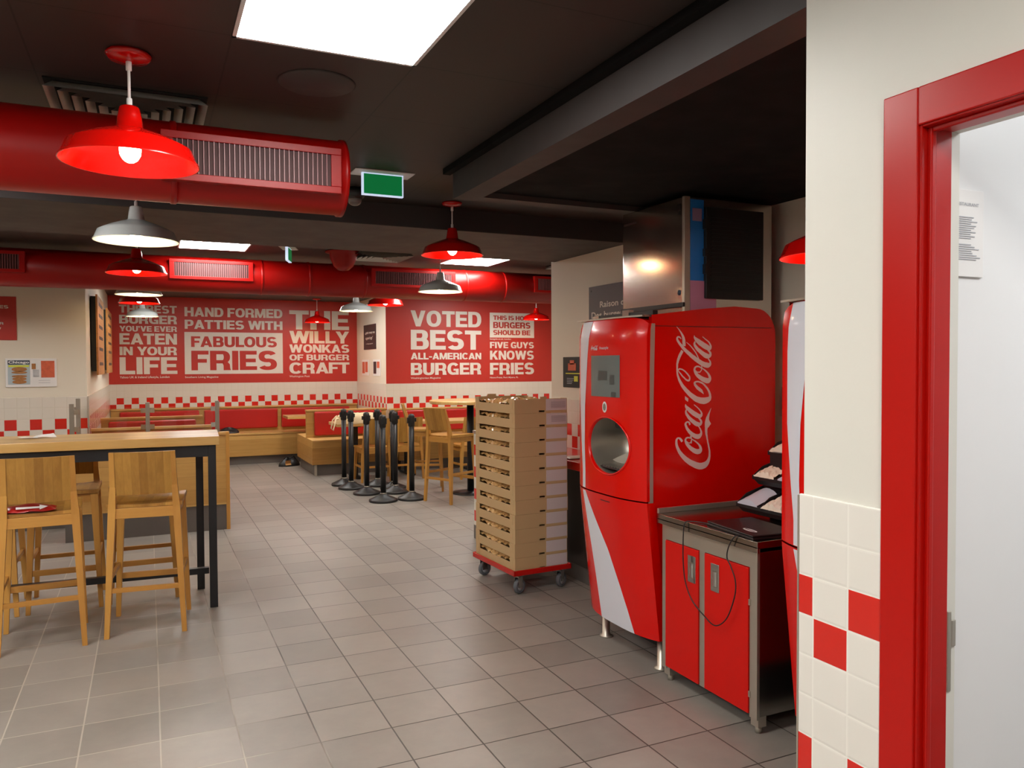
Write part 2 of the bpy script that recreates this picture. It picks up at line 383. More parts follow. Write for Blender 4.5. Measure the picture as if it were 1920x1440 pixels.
def heavy(ch):
    """heavy grotesque capitals, cap height 1: (width, polygons)"""
    s, h = 0.25, 0.195
    if ch == 'I': return s, [_r(0, 0, s, 1)]
    if ch == 'E': return .70, [_r(0, 0, s, 1), _r(s, 0, .70, h), _r(s, 1-h, .69, 1), _r(s, .405, .65, .595)]
    if ch == 'F': return .67, [_r(0, 0, s, 1), _r(s, 1-h, .67, 1), _r(s, .39, .60, .58)]
    if ch == 'L': return .64, [_r(0, 0, s, 1), _r(s, 0, .64, .21)]
    if ch == 'T': return .76, [_r(.255, 0, .505, 1), _r(0, 1-.205, .76, 1)]
    if ch == 'H': return .80, [_r(0, 0, s, 1), _r(.55, 0, .80, 1), _r(s, .39, .55, .60)]
    if ch == 'A': return .88, [[(0, 0), (.25, 0), (.565, 1), (.315, 1)], [(.63, 0), (.88, 0), (.565, 1), (.315, 1)], _r(.22, .17, .66, .345)]
    if ch == 'V': return .86, [[(0, 1), (.265, 1), (.56, 0), (.30, 0)], [(.86, 1), (.595, 1), (.30, 0), (.56, 0)]]
    if ch == 'W': return 1.22, [[(0, 1), (.25, 1), (.46, 0), (.22, 0)], [(.22, 0), (.46, 0), (.73, 1), (.49, 1)], [(.49, 1), (.73, 1), (1.0, 0), (.76, 0)], [(.76, 0), (1.0, 0), (1.22, 1), (.97, 1)]]
    if ch == 'Y': return .86, [_r(.305, 0, .555, .45), [(.305, .36), (.555, .36), (.27, 1), (0, 1)], [(.305, .36), (.555, .36), (.86, 1), (.59, 1)]]
    if ch == 'K': return .86, [_r(0, 0, s, 1), [(s, .25), (.40, .44), (.83, 1), (.53, 1), (s, .58)], [(.30, .50), (.48, .66), (.87, 0), (.57, 0)]]
    if ch == 'N': return .80, [_r(0, 0, .235, 1), _r(.565, 0, .80, 1), [(0, 1), (.25, 1), (.80, 0), (.55, 0)]]
    if ch == 'M': return 1.0, [_r(0, 0, .225, 1), _r(.775, 0, 1.0, 1), [(0, 1), (.30, 1), (.59, 0), (.41, 0)], [(.70, 1), (1.0, 1), (.59, 0), (.41, 0)]]
    if ch == 'X': return .84, [[(0, 0), (.29, 0), (.84, 1), (.55, 1)], [(0, 1), (.29, 1), (.84, 0), (.55, 0)]]
    if ch == 'O': return .86, _arc(.43, .5, .43, .51, s, .20, 0, 360, 40)
    if ch == 'C': return .82, _arc(.43, .5, .43, .51, s, .20, 38, 322, 34)
    if ch == 'G': return .84, _arc(.43, .5, .43, .51, s, .20, 38, 300, 32)+[_r(.60, 0, .81, .50), _r(.44, .34, .81, .50)]
    if ch == 'D': return .80, [_r(0, 0, s, 1), _r(s, 0, .38, h), _r(s, 1-h, .38, 1)]+_arc(.38, .5, .42, .5, s, h, -90, 90, 20)
    if ch == 'U': return .79, [_r(0, .35, s, 1), _r(.54, .35, .79, 1)]+_arc(.395, .36, .395, .375, s, .20, 180, 360, 20)
    if ch == 'P': return .75, [_r(0, 0, s, 1), _r(s, .32, .45, .49), _r(s, 1-.18, .45, 1)]+_arc(.45, .66, .30, .34, .25, .175, -90, 90, 16)
    if ch == 'R': return .82, [_r(0, 0, s, 1), _r(s, .35, .48, .52), _r(s, 1-.18, .48, 1)]+_arc(.48, .675, .31, .325, .25, .17, -90, 90, 16)+[[(.53, 0), (.82, 0), (.795, .10), (.78, .30), (.70, .42), (.50, .45), (.50, .33), (.53, .25)]]
    if ch == 'B': return .79, [_r(0, 0, s, 1), _r(s, 0, .48, .18), _r(s, .42, .48, .59), _r(s, .82, .46, 1)]+_arc(.46, .725, .29, .275, .25, .17, -90, 90, 14)+_arc(.48, .295, .31, .295, .26, .175, -90, 90, 14)
    if ch == 'S': return .77, _arc(.385, .705, .37, .305, .24, .19, 25, 272, 22)+_arc(.385, .295, .385, .305, .25, .19, 92, -152, 22)+[_r(.34, .41, .43, .59)]
    if ch == "'": return .22, [[(0, 1), (.22, 1), (.17, .66), (.05, .66)]]
    if ch == '-': return .40, [_r(0, .29, .40, .47)]
    return .26, []
def heavy_to(mb, text, fn, u0, u1, v0, v1, mi=0):
    x = 0; items = []
    for i, ch in enumerate(text):
        w_, ps = heavy(ch); items.append((x, ps)); x += w_+.055
        if text[i:i+2] in ('LY', 'AT', 'TA', 'FA', 'WI', 'AF', 'FT', 'YO', 'LO'): x -= .05
    L = x-.055; kx = (u1-u0)/L; ky = v1-v0
    for ox, ps in items:
        for k, pl in enumerate(ps):
            q_ = [fn(u0+(ox+p_[0])*kx, v0+p_[1]*ky) for p_ in pl]
            mb.add([(a, b-(k % 4)*0.0005, c) for a, b, c in q_], [tuple(range(len(pl)))], mi)
def text_to(mb, text, fn, u0, u1, v0, v1, bold=0.02, mi=0):
    """fit the text into the rectangle u0..u1, v0..v1; fn(u, v) gives the 3D point"""
    vs, fs = glyphs(text, bold)
    ax, bx = min(v[0] for v in vs), max(v[0] for v in vs); ay, by = min(v[1] for v in vs), max(v[1] for v in vs)
    mb.add([fn(u0+(x-ax)/(bx-ax)*(u1-u0), v0+(y-ay)/(by-ay)*(v1-v0)) for x, y in vs], fs, mi)
R = math.radians
# ================================================================== the room
ZC, ZB, Z2 = 2.57, 2.43, 2.62       # front ceiling, beam underside, rear ceiling
XR = 3.18                            # wall behind the dispensers
XN, YN = 1.4365, 1.41                # near door wall: face and end
struct(MB().box(-4.8, 7.4, -2.8, 13.6, -0.1, 0.0).build('floor', 'floor'))
# near wall with the doorway (opening y 0.25 .. 1.11, z 0 .. 2.05)
wd = struct(MB().box(XN, 1.55, 1.11, YN, 0, 2.6).box(XN, 1.55, -2.8, 0.25, 0, 2.6).box(XN, 1.55, 0.25, 1.11, 2.05, 2.6)
            .box(1.55, 3.4, 1.14, 1.40, 0, 2.6).build('wall_door', ['doorpaint']))
T1 = 1.242
M['tile_near'] = walltile('tile_door_wall', T1, 0.0968, 0.101, 1.371, 1, par=1, grout=S(232, 230, 222), white=S(226, 223, 215))
MB().box(XN-0.009, XN, 1.183, YN+0.008, 0, T1).build('tile_panel', 'tile_near', wd, bevel=0.003)
MB().box(XN-0.010, XN+0.01, YN+0.006, YN+0.011, 0, T1-0.004).build('edge_trim', 'steel', wd)
# door lining, casing, strike
dl = struct(MB().box(XN-0.012, XN, 1.10, 1.183, 0, 2.118).box(XN-0.012, XN, 0.17, 0.25, 0, 2.118).box(XN-0.012, XN, 0.25, 1.10, 2.04, 2.118)
            .build('door_1', 'doorred', bevel=0.003))
MB().box(XN-0.006, 1.522, 1.095, 1.112, 0, 2.05).box(XN-0.006, 1.522, 0.25, 0.262, 0, 2.05).box(XN-0.006, 1.522, 0.262, 1.095, 2.036, 2.05).build('door_lining', 'doorred', dl, bevel=0.002)
MB().box(1.447, 1.462, 1.085, 1.096, 0, 2.037).box(1.447, 1.462, 0.262, 1.085, 2.026, 2.037).build('door_stop', 'doorred', dl, bevel=0.003)
MB().box(1.522, 1.551, 1.098, 1.1125, 0, 2.05).box(1.522, 1.551, 0.262, 1.098, 2.038, 2.052).build('white_rebate', 'doorpaint', dl, bevel=0.001)
MB().box(1.5225, 1.535, 1.094, 1.099, 0.86, 1.032).box(1.535, 1.549, 1.094, 1.099, 0.955, 1.012).build('strike_plate', 'steel', dl, bevel=0.002)
# corridor beyond the doorway
struct(MB().box(1.551, 3.4, 1.118, 1.14, 0, 2.5).box(3.3, 3.4, -2.8, 1.14, 0, 2.5).build('wall_corridor', 'white'))
struct(MB().box(1.55, 3.4, -2.8, 1.14, 2.5, 2.6).build('ceiling_corridor', 'white'))
struct(MB().box(1.45, 3.4, -2.9, -2.8, 0, 2.6).build('wall_corridor_end', 'white'))
# room walls
def wall(name, x0, x1, y0, y1, z1, m='paint'): return struct(MB().box(x0, x1, y0, y1, 0, z1).build(name, m))
TT = 1.262
wr = wall('wall_right', XR, 3.4, 1.40, 6.01, 2.62)
wal = wall('wall_alcove', 3.26, 3.4, 11.5, 13.3, 2.62)
wdi = wall('wall_dining', 3.4, 7.3, 11.5, 11.7, 2.62)
MB().box(3.26, 3.4, 11.5, 11.501, 0, 2.62).build('corner_face', 'paint', wal)
wb = wall('wall_back', -0.7, 3.4, 13.3, 13.5, 2.62)
wl = wall('wall_left_return', -0.7, -0.54, 8.6, 13.3, 2.62)
wl2 = wall('wall_left', -4.8, -0.7, 8.6, 8.8, 2.62)
MB().box(-0.7, -0.54, 8.598, 8.6, 0, 2.62).build('corner_face', 'paint', wl)
wall('wall_far_left', -4.8, -4.7, -2.8, 8.6, 2.62)
wall('wall_rear', -4.8, 1.45, -2.9, -2.8, 2.62)
wall('wall_far_right', 7.2, 7.3, 6.01, 11.5, 2.62)
wall('wall_service', 3.4, 7.3, 5.9, 6.01, 2.62)
M['tile_back'] = walltile('tile_mural_wall', TT, 0.1, 0.1033, 1.416, 0, par=1)
M['tile_dining'] = walltile('tile_dining_wall', TT, 0.1, 0.1027, 3.264, 0, par=1)
M['tile_left'] = walltile('tile_left_wall', TT, 0.104, 0.1022, -1.225, 0, par=1)
M['tile_side'] = walltile('tile_side_wall', TT, 0.1, 0.1027, 11.5, 1, par=1)
M['tile_right'] = walltile('tile_counter_wall', TT, 0.1, 0.095, 5.73, 1, par=0)
M['tile_half'] = walltile('tile_half_wall', 0.94, 0.098, 0.11, 6.35, 1, mod=4, thr=-1, par=0)
def tiles(par, m, *b): return MB().box(*b).build('tile_panel', m, par, bevel=0.002)
tiles(wb, 'tile_back', -0.54, 3.26, 13.29, 13.3, 0, TT)
tiles(wdi, 'tile_dining', 3.25, 7.2, 11.49, 11.5, 0, TT)
tiles(wal, 'tile_side', 3.25, 3.26, 11.5, 13.29, 0, TT)
tiles(wl, 'tile_side', -0.54, -0.53, 8.59, 13.29, 0, TT)
tiles(wl2, 'tile_left', -4.7, -0.54, 8.59, 8.598, 0, TT)
tiles(wr, 'tile_right', XR-0.01, XR, 1.41, 6.01, 0, TT)
MB().box(-0.536, -0.524, 8.584, 8.594, 0, TT).build('edge_trim', 'steel', wl)
struct(MB().box(-0.54, -0.5, 8.594, 8.6, 0, .1).box(-4.7, -0.53, 8.575, 8.59, 0, 0.1).build('baseboard_left', 'skirt'))
# ceilings, beam, soffit
struct(MB().box(-4.8, XN+0.02, -2.8, 4.8, ZC, ZC+0.06).box(XN+0.02, 3.4, 3.85, 4.8, ZC, ZC+0.06).build('ceiling', 'ceil'))
struct(MB().box(-4.8, 7.4, 4.8, 5.95, ZB, ZC+0.06).build('trim_1', 'soffit', bevel=0.004))
struct(MB().box(-4.8, 7.4, 5.95, 13.5, Z2, Z2+0.06).build('ceiling_rear', 'ceil2'))
so = MB().box(1.44, 1.568, -2.8, 3.80, 2.41, ZC+0.02).box(1.568, XR, 3.70, 3.80, 2.41, ZC+0.02)
struct(so.build('trim_2', 'soffit'))
struct(MB().box(1.40, 1.44, -2.8, 3.84, ZC-0.03, ZC).build('trim_3', 'black_ceil'))
struct(MB().box(1.568, 3.4, 1.14, 3.70, 2.438, 2.5).build('ceiling_niche', 'black_ceil'))
# ------------------------------------------------------------------ ceiling lights
def panel(x0, x1, y0, y1, z, label):
    cx, cy = (x0+x1)/2, (y0+y1)/2
    t = thing('ceiling_light', label, 'ceiling light', (cx, cy, z), 0, 'square flat ceiling light panels')
    hx, hy = (x1-x0)/2, (y1-y0)/2
    f = MB()
    for a in ((-hx, hx, -hy, -hy+.012), (-hx, hx, hy-.012, hy), (-hx, -hx+.012, -hy, hy), (hx-.012, hx, -hy, hy)): f.box(a[0], a[1], a[2], a[3], -0.006, 0)
    f.build('frame', 'whiteplastic', t)
    MB().box(-hx+.012, hx-.012, -hy+.012, hy-.012, -0.005, -0.001).build('diffuser', 'panel', t)
    return t
p_ = .585
panel(0.249, 0.834, 1.972, 2.557, ZC, 'large bright square light panel in the dark ceiling, nearest at the top of the picture')
panel(0.256, 0.841, 7.08, 7.665, Z2, 'light panel just right of the hanging white lamp, over the bar table side')
panel(2.79, 3.36, 7.22, 7.80, Z2, 'light panel right of the red lamp by the pale wall end')
panel(2.73, 3.34, 8.28, 8.87, Z2, 'light panel seen as a thin bright strip just over the rear duct')
for (x, y) in ((0.249, -0.4), (-1.51, 1.972), (-1.51, -0.4), (-1.506, 3.727), (-3.2, 3.0), (-3.0, 0.4)):  # unseen panels added to brighten the front of the room
    panel(x, x+.585, y, y+.585, ZC, 'unseen light panel added to the front ceiling, out of view')
for (x, y) in ((-2.6, 6.6), (0.256, 10.6), (1.9, 11.2), (4.2, 10.0), (5.4, 8.4)):  # further unseen panels, added to light the murals and dining area
    panel(x, x+.585, y, y+.585, Z2, 'unseen light panel added to the rear ceiling, hidden by the duct')
ct = thing('ceiling_light', 'unseen light panel added in the corridor beyond the open doorway', 'ceiling light', (2.4, 0.3, 2.5))  # lamp out of sight, added to brighten the corridor wall
M['corr'] = emit('cool_panel_glow', (0.96, 0.98, 1.0, 1), 16.0)
MB().box(-.3, .3, -.3, .3, -0.012, 0).build('diffuser', 'corr', ct)
# ------------------------------------------------------------------ pendants
def make_pendant(kind, drop, label, group):
    """origin at the ceiling, rim at -drop"""
    t = thing('pendant_lamp', label, 'pendant lamp', (0, 0, 0), 0, group)
    sm = 'red' if kind == 'red' else 'whiteshade'
    MB().lathe([(0.0, 0.0), (0.066, 0.0), (0.07, -0.008), (0.06, -0.02), (0.02, -0.027), (0.0, -0.027)], n=28).build('canopy', sm, t)
    k = MB().tube([(0, 0, -0.02), (0, 0, -drop+0.17)], 0.0045, 8)
    k.lathe([(0.0, -0.026), (0.009, -0.026), (0.009, -0.055), (0.0, -0.055)], n=10).lathe([(0.0, -drop+0.21), (0.0085, -drop+0.21), (0.0085, -drop+0.17), (0, -drop+0.17)], n=10)
    k.build('cord', 'cord', t)
    pr = [(0.21, 0), (0.2085, 0.006), (0.203, 0.01), (0.186, 0.052), (0.160, 0.066), (0.12, 0.084), (0.08, 0.099), (0.052, 0.108), (0.041, 0.114), (0.036, 0.15), (0.031, 0.178), (0.026, 0.183), (0.0, 0.184)]
    inn = [(0.0, 0.176), (0.028, 0.174), (0.038, 0.11), (0.08, 0.094), (0.12, 0.079), (0.160, 0.061), (0.183, 0.049), (0.200, 0.008), (0.2065, 0.0)]
    MB().lathe([(r, h-drop) for r, h in pr], n=56, caps=False).lathe([(r, h-drop) for r, h in inn], n=56, caps=False).lathe([(0.2065, -drop), (0.21, -drop)], n=56, caps=False, smooth=False).build('lamp_shade', sm, t, fixn=False)
    MB().lathe([(0.0, -drop+0.14), (0.014, -drop+0.138), (0.016, -drop+0.10), (0.026, -drop+0.075), (0.0325, -drop+0.048), (0.031, -drop+0.028), (0.022, -drop+0.012), (0.010, -drop+0.004), (0.0, -drop+0.002)], n=20).build('bulb', 'bulb', t)
    return t
G1 = 'pendant lamps under the ceiling'
dr = ZC-2.215
a = make_pendant('red', dr, 'large glossy red pendant lamp, nearest, in front of the front red duct', G1); a.location = (-0.042, 2.84, ZC)
b = make_pendant('white', dr, 'large white pendant lamp with its cord crossing under the front red duct', G1); b.location = (-0.045, 4.6, ZC)
d2 = Z2-2.235
ra = make_pendant('red', d2, 'dark red pendant lamp below the large white one, before the rear duct', G1); ra.location = (-0.065, 6.4, Z2)
wa = make_pendant('white', d2, 'white pendant lamp in the left row, directly under the rear duct, top hidden', G1); wa.location = (-0.07, 8.32, Z2)
dup(ra, (-0.075, 9.45, Z2), 0, 'thin sliver of a red pendant lamp between two white ones in the left row')
dup(wa, (-0.06, 12.0, Z2), 0, 'farthest pendant of the left row, white, hanging before the words THE BEST BURGER')
dup(a, (1.743, 4.62, ZC), 0, 'bright red pendant lamp with visible bulb at mid picture, hung from a red ceiling rose', 0.93)
dup(wa, (2.50, 6.95, Z2), 0, 'grey-white pendant lamp directly under the mid-picture red one')
dup(wa, (2.41, 9.85, Z2), 0, 'pale white pendant lamp before the dark poster between the two murals')
dup(ra, (2.48, 8.75, Z2), 0, 'red pendant lamp with top hidden by the rear duct, right of the pale white one')
dup(ra, (2.48, 12.75, Z2), 0, 'small dark red pendant lamp hanging before the big word THE')
dup(ra, (5.45, 10.8, Z2), 0, 'red pendant lamp before THIS IS HOW at the right mural end')
q = make_pendant('red', .478, 'red pendant lamp cut off by the pale door wall, over the second dispenser', G1); q.location = (2.39, 2.19, 2.438)
# ------------------------------------------------------------------ ducts
def duct(name, label, y, z, r, x0, x1, endcap, vents, joints):
    t = thing(name, label, 'air duct', (x0, y, z), 0)
    L = x1-x0
    pr = []
    if endcap: prof = [(0.0, 0), (r, 0), (r, L-0.02), (r+0.006, L-0.018), (r+0.006, L), (r-0.012, L), (r-0.03, L-0.03), (0.0, L-0.03)]
    else: prof = [(r, 0), (r, L)]
    MB().lathe(prof, n=64, axis=0).build('duct_pipe', 'ductred', t)
    for jx in joints:
        MB().lathe([(r, jx-x0-0.012), (r+0.004, jx-x0-0.01), (r+0.004, jx-x0+0.01), (r, jx-x0+0.012)], n=64, axis=0).build('joint_band', 'ductred', t)
    for (a0, a1, zl, zh) in vents:
        # flat framed grille set on the front of the pipe
        f = MB(); a0 -= x0; a1 -= x0; zl -= z; zh -= z; fy = -r-0.012; w_ = 0.028
        f.box(a0, a1, fy, -r*0.80, zh-w_, zh).box(a0, a1, fy, -r*0.80, zl, zl+w_).box(a0, a0+w_*1.5, fy, -r*0.80, zl+w_, zh-w_).box(a1-w_*1.5, a1, fy, -r*0.80, zl+w_, zh-w_)
        v = f.build('vent_grille', 'ductred', t, bevel=0.002)
        MB().box(a0+w_, a1-w_, -r-0.0035, -r*0.80, zl+w_*.8, zh-w_*.8).build('vent_opening', 'ductdark', v)
        s = MB(); x = a0+w_*1.5+0.012
        while x < a1-w_*1.5-0.008:
            s.box(x, x+0.003, fy+0.001, -r-0.004, zl+w_, zh-w_); x += 0.0185
        s.build('slat', 'slat', v)
    return t
duct('air_duct', 'large round red air duct in front, ending left of the green exit sign', 3.35, 2.351, 0.154, -4.69, 0.762, True,
     [(0.055, 0.725, 2.252, 2.435), (-1.95, -1.3, 2.252, 2.435)], [0.1, -1.4])
duct('air_duct', 'long round red air duct at the back, running the full width over the murals', 7.9, 2.405, 0.165, -4.69, 7.19, False,
     [(0.187, 0.913, 2.345, 2.525), (2.05, 2.95, 2.345, 2.525), (3.88, 4.6, 2.345, 2.525), (-1.7, -0.93, 2.345, 2.525)], [1.0, 1.45, 2.0, 3.1, 3.55])
for x in (-0.5, 1.3, 2.9): pass
# ------------------------------------------------------------------ ceiling fittings
def diffuser(cx, cy, z, s, label):
    t = thing('ceiling_vent', label, 'ceiling vent', (cx, cy, z), 0, 'square ceiling vents')
    MB().box(-s, s, -s, s, -0.004, 0).build('backing', 'blackhole', t)
    n = 6
    m_ = MB()
    for k in range(n):
        r = s*(1-k/n*0.92); th = 0.012
        rr = r-0.028
        # sloped square ring
        o = [(-r, -r), (r, -r), (r, r), (-r, r)]; i = [(-rr, -rr), (rr, -rr), (rr, rr), (-rr, rr)]
        vs = [(x, y, -0.032) for x, y in o]+[(x, y, -0.004) for x, y in i]
        m_.add(vs, [(j, (j+1) % 4, 4+(j+1) % 4, 4+j) for j in range(4)])
    m_.build('louvre', 'vent', t, fixn=False)
    return t
diffuser(-0.05, 3.45, ZC, 0.27, 'square louvred ceiling vent half hidden above the front duct')
diffuser(2.05, 7.45, Z2, 0.27, 'square louvred ceiling vent above the rear duct left of the red lamp')
diffuser(4.2, 7.35, Z2, 0.25, 'square ceiling vent above the rear duct beside the pale wall end')
t = thing('ceiling_speaker', 'round flush dark speaker in the ceiling under the big light panel', 'speaker', (0.565, 2.86, ZC))
MB().lathe([(0.0, -0.006), (0.13, -0.006), (0.138, 0.0)], n=48).build('grille', 'soffit', t)
t = thing('ceiling_speaker', 'small round speaker in the ceiling behind the soffit right of the red lamp', 'speaker', (2.38, 4.4, ZC))
MB().lathe([(0.0, -0.006), (0.08, -0.006), (0.085, 0.0)], n=32).build('grille', 'soffit', t)
tag(MB().box(-0.16, 0.16, -0.05, 0.05, -0.008, 0).build('ceiling_vent', 'charcoal', loc=(2.72, 4.35, ZC)), 'small flat dark vent in the ceiling behind the soffit', 'ceiling vent')
def exit_sign(loc, rz, label, bw, bh, pw):
    t = thing('exit_sign', label, 'exit sign', loc, rz, 'green exit signs')
    MB().box(-pw, pw, -0.07, 0.07, -0.006, 0).build('mounting_plate', 'whiteplastic', t, bevel=0.003)
    MB().box(-bw/2, bw/2, -0.012, 0.012, -bh-0.006, -0.006).build('light_guide', 'exitwhite', t)
    MB().box(-bw/2+.008, bw/2-.008, -0.0145, -0.0122, -bh, -0.012).box(-bw/2+.008, bw/2-.008, 0.0122, 0.0145, -bh, -0.012).build('green_face', 'exitgreen', t)
exit_sign((1.140, 4.06, ZC), 0, 'green lit exit sign hanging right of the front duct end', 0.222, 0.115, 0.16)
exit_sign((1.17, 7.3, Z2), R(72), 'small green exit sign seen edge-on over the rear duct', 0.2, 0.12, 0.13)
t = thing('security_camera', 'dark dome security camera on the ceiling below the green exit sign', 'camera', (1.093, 4.48, ZC))
MB().lathe([(0, 0), (0.062, 0), (0.064, -0.03), (0.05, -0.052), (0.0, -0.052)], n=28).build('housing', 'black', t)
MB().lathe([(0.045, -0.05), (0.043, -0.068), (0.033, -0.086), (0.017, -0.096), (0.0, -0.099)], n=24).build('dome', 'domeglass', t)
t = thing('duct_spigot', 'red bowl-shaped fitting on the ceiling above the rear duct', 'duct fitting', (1.68, 7.35, Z2))
MB().lathe([(0, 0), (0.165, 0), (0.168, -0.012), (0.128, -0.016), (0.122, -0.07), (0.09, -0.14), (0.05, -0.175), (0.0, -0.185)], n=36).build('bowl', 'ductred', t)
# ------------------------------------------------------------------ murals
def mural(name, label, x0, x1, z0, z1, y, lines, boxes, small):
    t = tag(MB().box(x0, x1, y-0.004, y, z0, z1).build(name, 'muralred'), label, 'mural')
    bx = MB()
    for a in boxes: bx.box(a[0], a[1], y-0.007, y-0.004, a[2], a[3])
    bx.build('white_box', 'muralwhite', t)
    lw, lr = MB(), MB(); yy = y-0.0055
    for s_, a0, a1, b0, b1, red in lines:
        ff = (lambda u, v, k=(y-0.0085 if red else yy): (u, k, v))
        heavy_to(lr if red else lw, s_, ff, a0, a1, b0, b1)
    for s_, a0, a1, b0, b1 in small: text_to(lw, s_, lambda u, v: (u, yy, v), a0, a1, b0, b1, 0.012)
    lw.build('white_lettering', 'muralwhite', t, fixn=False); lr.build('red_lettering', 'muralred', t, fixn=False)
mural('mural', 'large red mural on the back wall with THE BEST BURGER and FABULOUS FRIES', -0.54, 3.26, TT+0.008, 2.619, 13.3, [
    ('THE BEST', -.388, .421, 2.362, 2.482, 0), ('BURGER', -.388, .421, 2.197, 2.329, 0), ("YOU'VE EVER", -.386, .418, 2.078, 2.162, 0),
    ('EATEN', -.388, .416, 1.880, 2.049, 0), ('IN YOUR', -.389, .414, 1.714, 1.844, 0), ('LIFE', -.392, .416, 1.422, 1.684, 0),
    ('HAND FORMED', .531, 2.022, 2.325, 2.470, 0), ('PATTIES WITH', .531, 2.021, 2.130, 2.272, 0),
    ('FABULOUS', .620, 1.926, 1.845, 2.013, 1), ('FRIES', .620, 1.924, 1.475, 1.785, 1),
    ('THE', 2.131, 3.125, 2.143, 2.460, 0), ('WILLY', 2.130, 3.124, 1.914, 2.118, 0), ('WONKAS', 2.127, 3.123, 1.757, 1.894, 0),
    ('OF BURGER', 2.126, 3.122, 1.628, 1.727, 0), ('CRAFT', 2.124, 3.127, 1.408, 1.593, 0)],
    [(.524, 2.020, 1.416, 2.080)],
    [('Yahoo UK & Ireland Lifestyle, London', -.392, .302, 1.350, 1.395), ('Southern Living Magazine', .525, 1.017, 1.345, 1.385), ('Washington Post', 2.123, 2.453, 1.340, 1.380)])
mural('mural', 'red mural on the nearer wall right of the alcove reading VOTED BEST ALL-AMERICAN BURGER', 3.26, 7.0, TT+0.002, 2.619, 11.499, [
    ('VOTED', 3.650, 4.820, 2.137, 2.382, 0), ('BEST', 3.651, 4.818, 1.782, 2.085, 0), ('ALL-AMERICAN', 3.649, 4.816, 1.630, 1.732, 0), ('BURGER', 3.647, 4.815, 1.390, 1.576, 0),
    ('THIS IS HOW', 5.027, 5.686, 2.262, 2.333, 1), ('BURGERS', 5.026, 5.690, 2.131, 2.229, 1), ('SHOULD BE', 5.025, 5.689, 2.021, 2.099, 1),
    ('FIVE GUYS', 4.969, 5.753, 1.809, 1.909, 0), ('KNOWS', 4.968, 5.752, 1.624, 1.768, 0), ('FRIES', 4.967, 5.755, 1.384, 1.573, 0)],
    [(4.967, 5.758, 1.979, 2.378)],
    [('Washingtonian Magazine', 3.646, 4.129, 1.322, 1.358), ('bestgolo.co.uk, London', 4.970, 5.341, 1.936, 1.968), ('News-Press, Fort Myers, FL', 4.966, 5.468, 1.317, 1.350)])
# left wall sign and magazine print
t = tag(MB().box(-3.2, -1.110, 8.592, 8.6, 1.800, 2.205).build('wall_sign', 'muralred'), 'red wall sign cut off at the left edge, ends of white words showing', 'sign')
m_ = MB(); fy = lambda u, v: (u, 8.5905, v)
heavy_to(m_, 'ES', fy, -1.245, -1.172, 2.094, 2.124); heavy_to(m_, 'R', fy, -1.245, -1.212, 1.944, 1.966); heavy_to(m_, 'V', fy, -1.262, -1.232, 1.893, 1.917)
m_.build('white_lettering', 'muralwhite', t, fixn=False)
t = tag(MB().box(-1.205, -0.790, 8.588, 8.6, 1.360, 1.628).build('framed_print', 'paper', bevel=0.002), 'white magazine clipping panel with a burger cover on the pale left wall', 'poster')
x0, z0 = -1.186, 1.384
def pic(name, m, x, X, z, Z, par, y=8.587): return MB().box(x, X, y-0.002, y+0.001, z, Z).build(name, m, par)
M['sky'] = mat('pale_blue_print', S(176, 190, 196), 0.5, var=0.1); M['navy'] = mat('dark_teal_print', S(44, 58, 76), 0.5); M['lime'] = mat('lime_print', S(206, 214, 70), 0.5)
M['orangepr'] = mat('orange_print', S(208, 96, 62), 0.5, var=0.3, vscale=40); M['brownpr'] = mat('brown_burger_print', S(166, 112, 60), 0.5, var=0.4, vscale=60)
pic('cover_background', 'sky', x0, -1.009, 1.384, 1.611, t); pic('cover_banner', 'navy', x0, -1.009, 1.572, 1.611, t, 8.585); pic('cover_line', 'lime', x0+.005, -1.015, 1.548, 1.566, t, 8.585)
m_ = MB(); text_to(m_, 'Chicago', lambda u, v: (u, 8.5825, v), x0+.006, -1.014, 1.574, 1.606, 0.03); m_.build('cover_title', 'paper', t, fixn=False)
bb = MB()
for (zz, rx, hz) in ((1.527, .062, .022), (1.497, .064, .012), (1.462, .062, .012), (1.437, .058, .016), (1.408, .058, .018)):
    bb.add([(-1.094+rx*math.cos(k*math.pi/8), 8.5825, zz+hz*math.sin(k*math.pi/8)) for k in range(16)], [tuple(range(16))])
bb.build('burger_picture', 'brownpr', t)
pic('page_photo', 'orangepr', -0.918, -0.808, 1.448, 1.606, t); pic('small_photo', 'brownpr', -0.995, -0.962, 1.528, 1.580, t)
cc = MB()
for k in range(9): cc.box(-0.985, -0.935, 8.584, 8.587, 1.455+k*.008, 1.458+k*.008)
cc.box(-.94, -.845, 8.584, 8.587, 1.420, 1.423).box(-.94, -.845, 8.584, 8.587, 1.398, 1.401); cc.build('text_column', 'paperink', t)
# two wooden menu boards on the left return wall
for k, (y0, y1) in enumerate(((9.2, 10.45), (11.35, 12.7))):
    t = thing('menu_board', ('nearer of two oak boards on black backing on the left return wall', 'farther oak board on black backing, beside the back mural edge')[k], 'sign board', (-0.53, y0, 0), 0, 'oak boards on the left wall')
    MB().box(0, 0.045, 0, y1-y0, 1.50, 2.28).build('backing', 'boardblack', t)
    MB().box(0.045, 0.062, -0.0, y1-y0, 1.46, 2.30).build('oak_face', wood('oak_board_%s' % 'ab'[k], S(220, 160, 90), S(170, 110, 50), 1, 2, 0.14), t)
    m_ = MB()
    for z in (2.2, 2.08, 1.96, 1.84, 1.72, 1.56): m_.box(0.062, 0.064, 0.25, y1-y0-0.3, z, z+0.035)
    m_.build('burnt_lettering', 'plum', t)
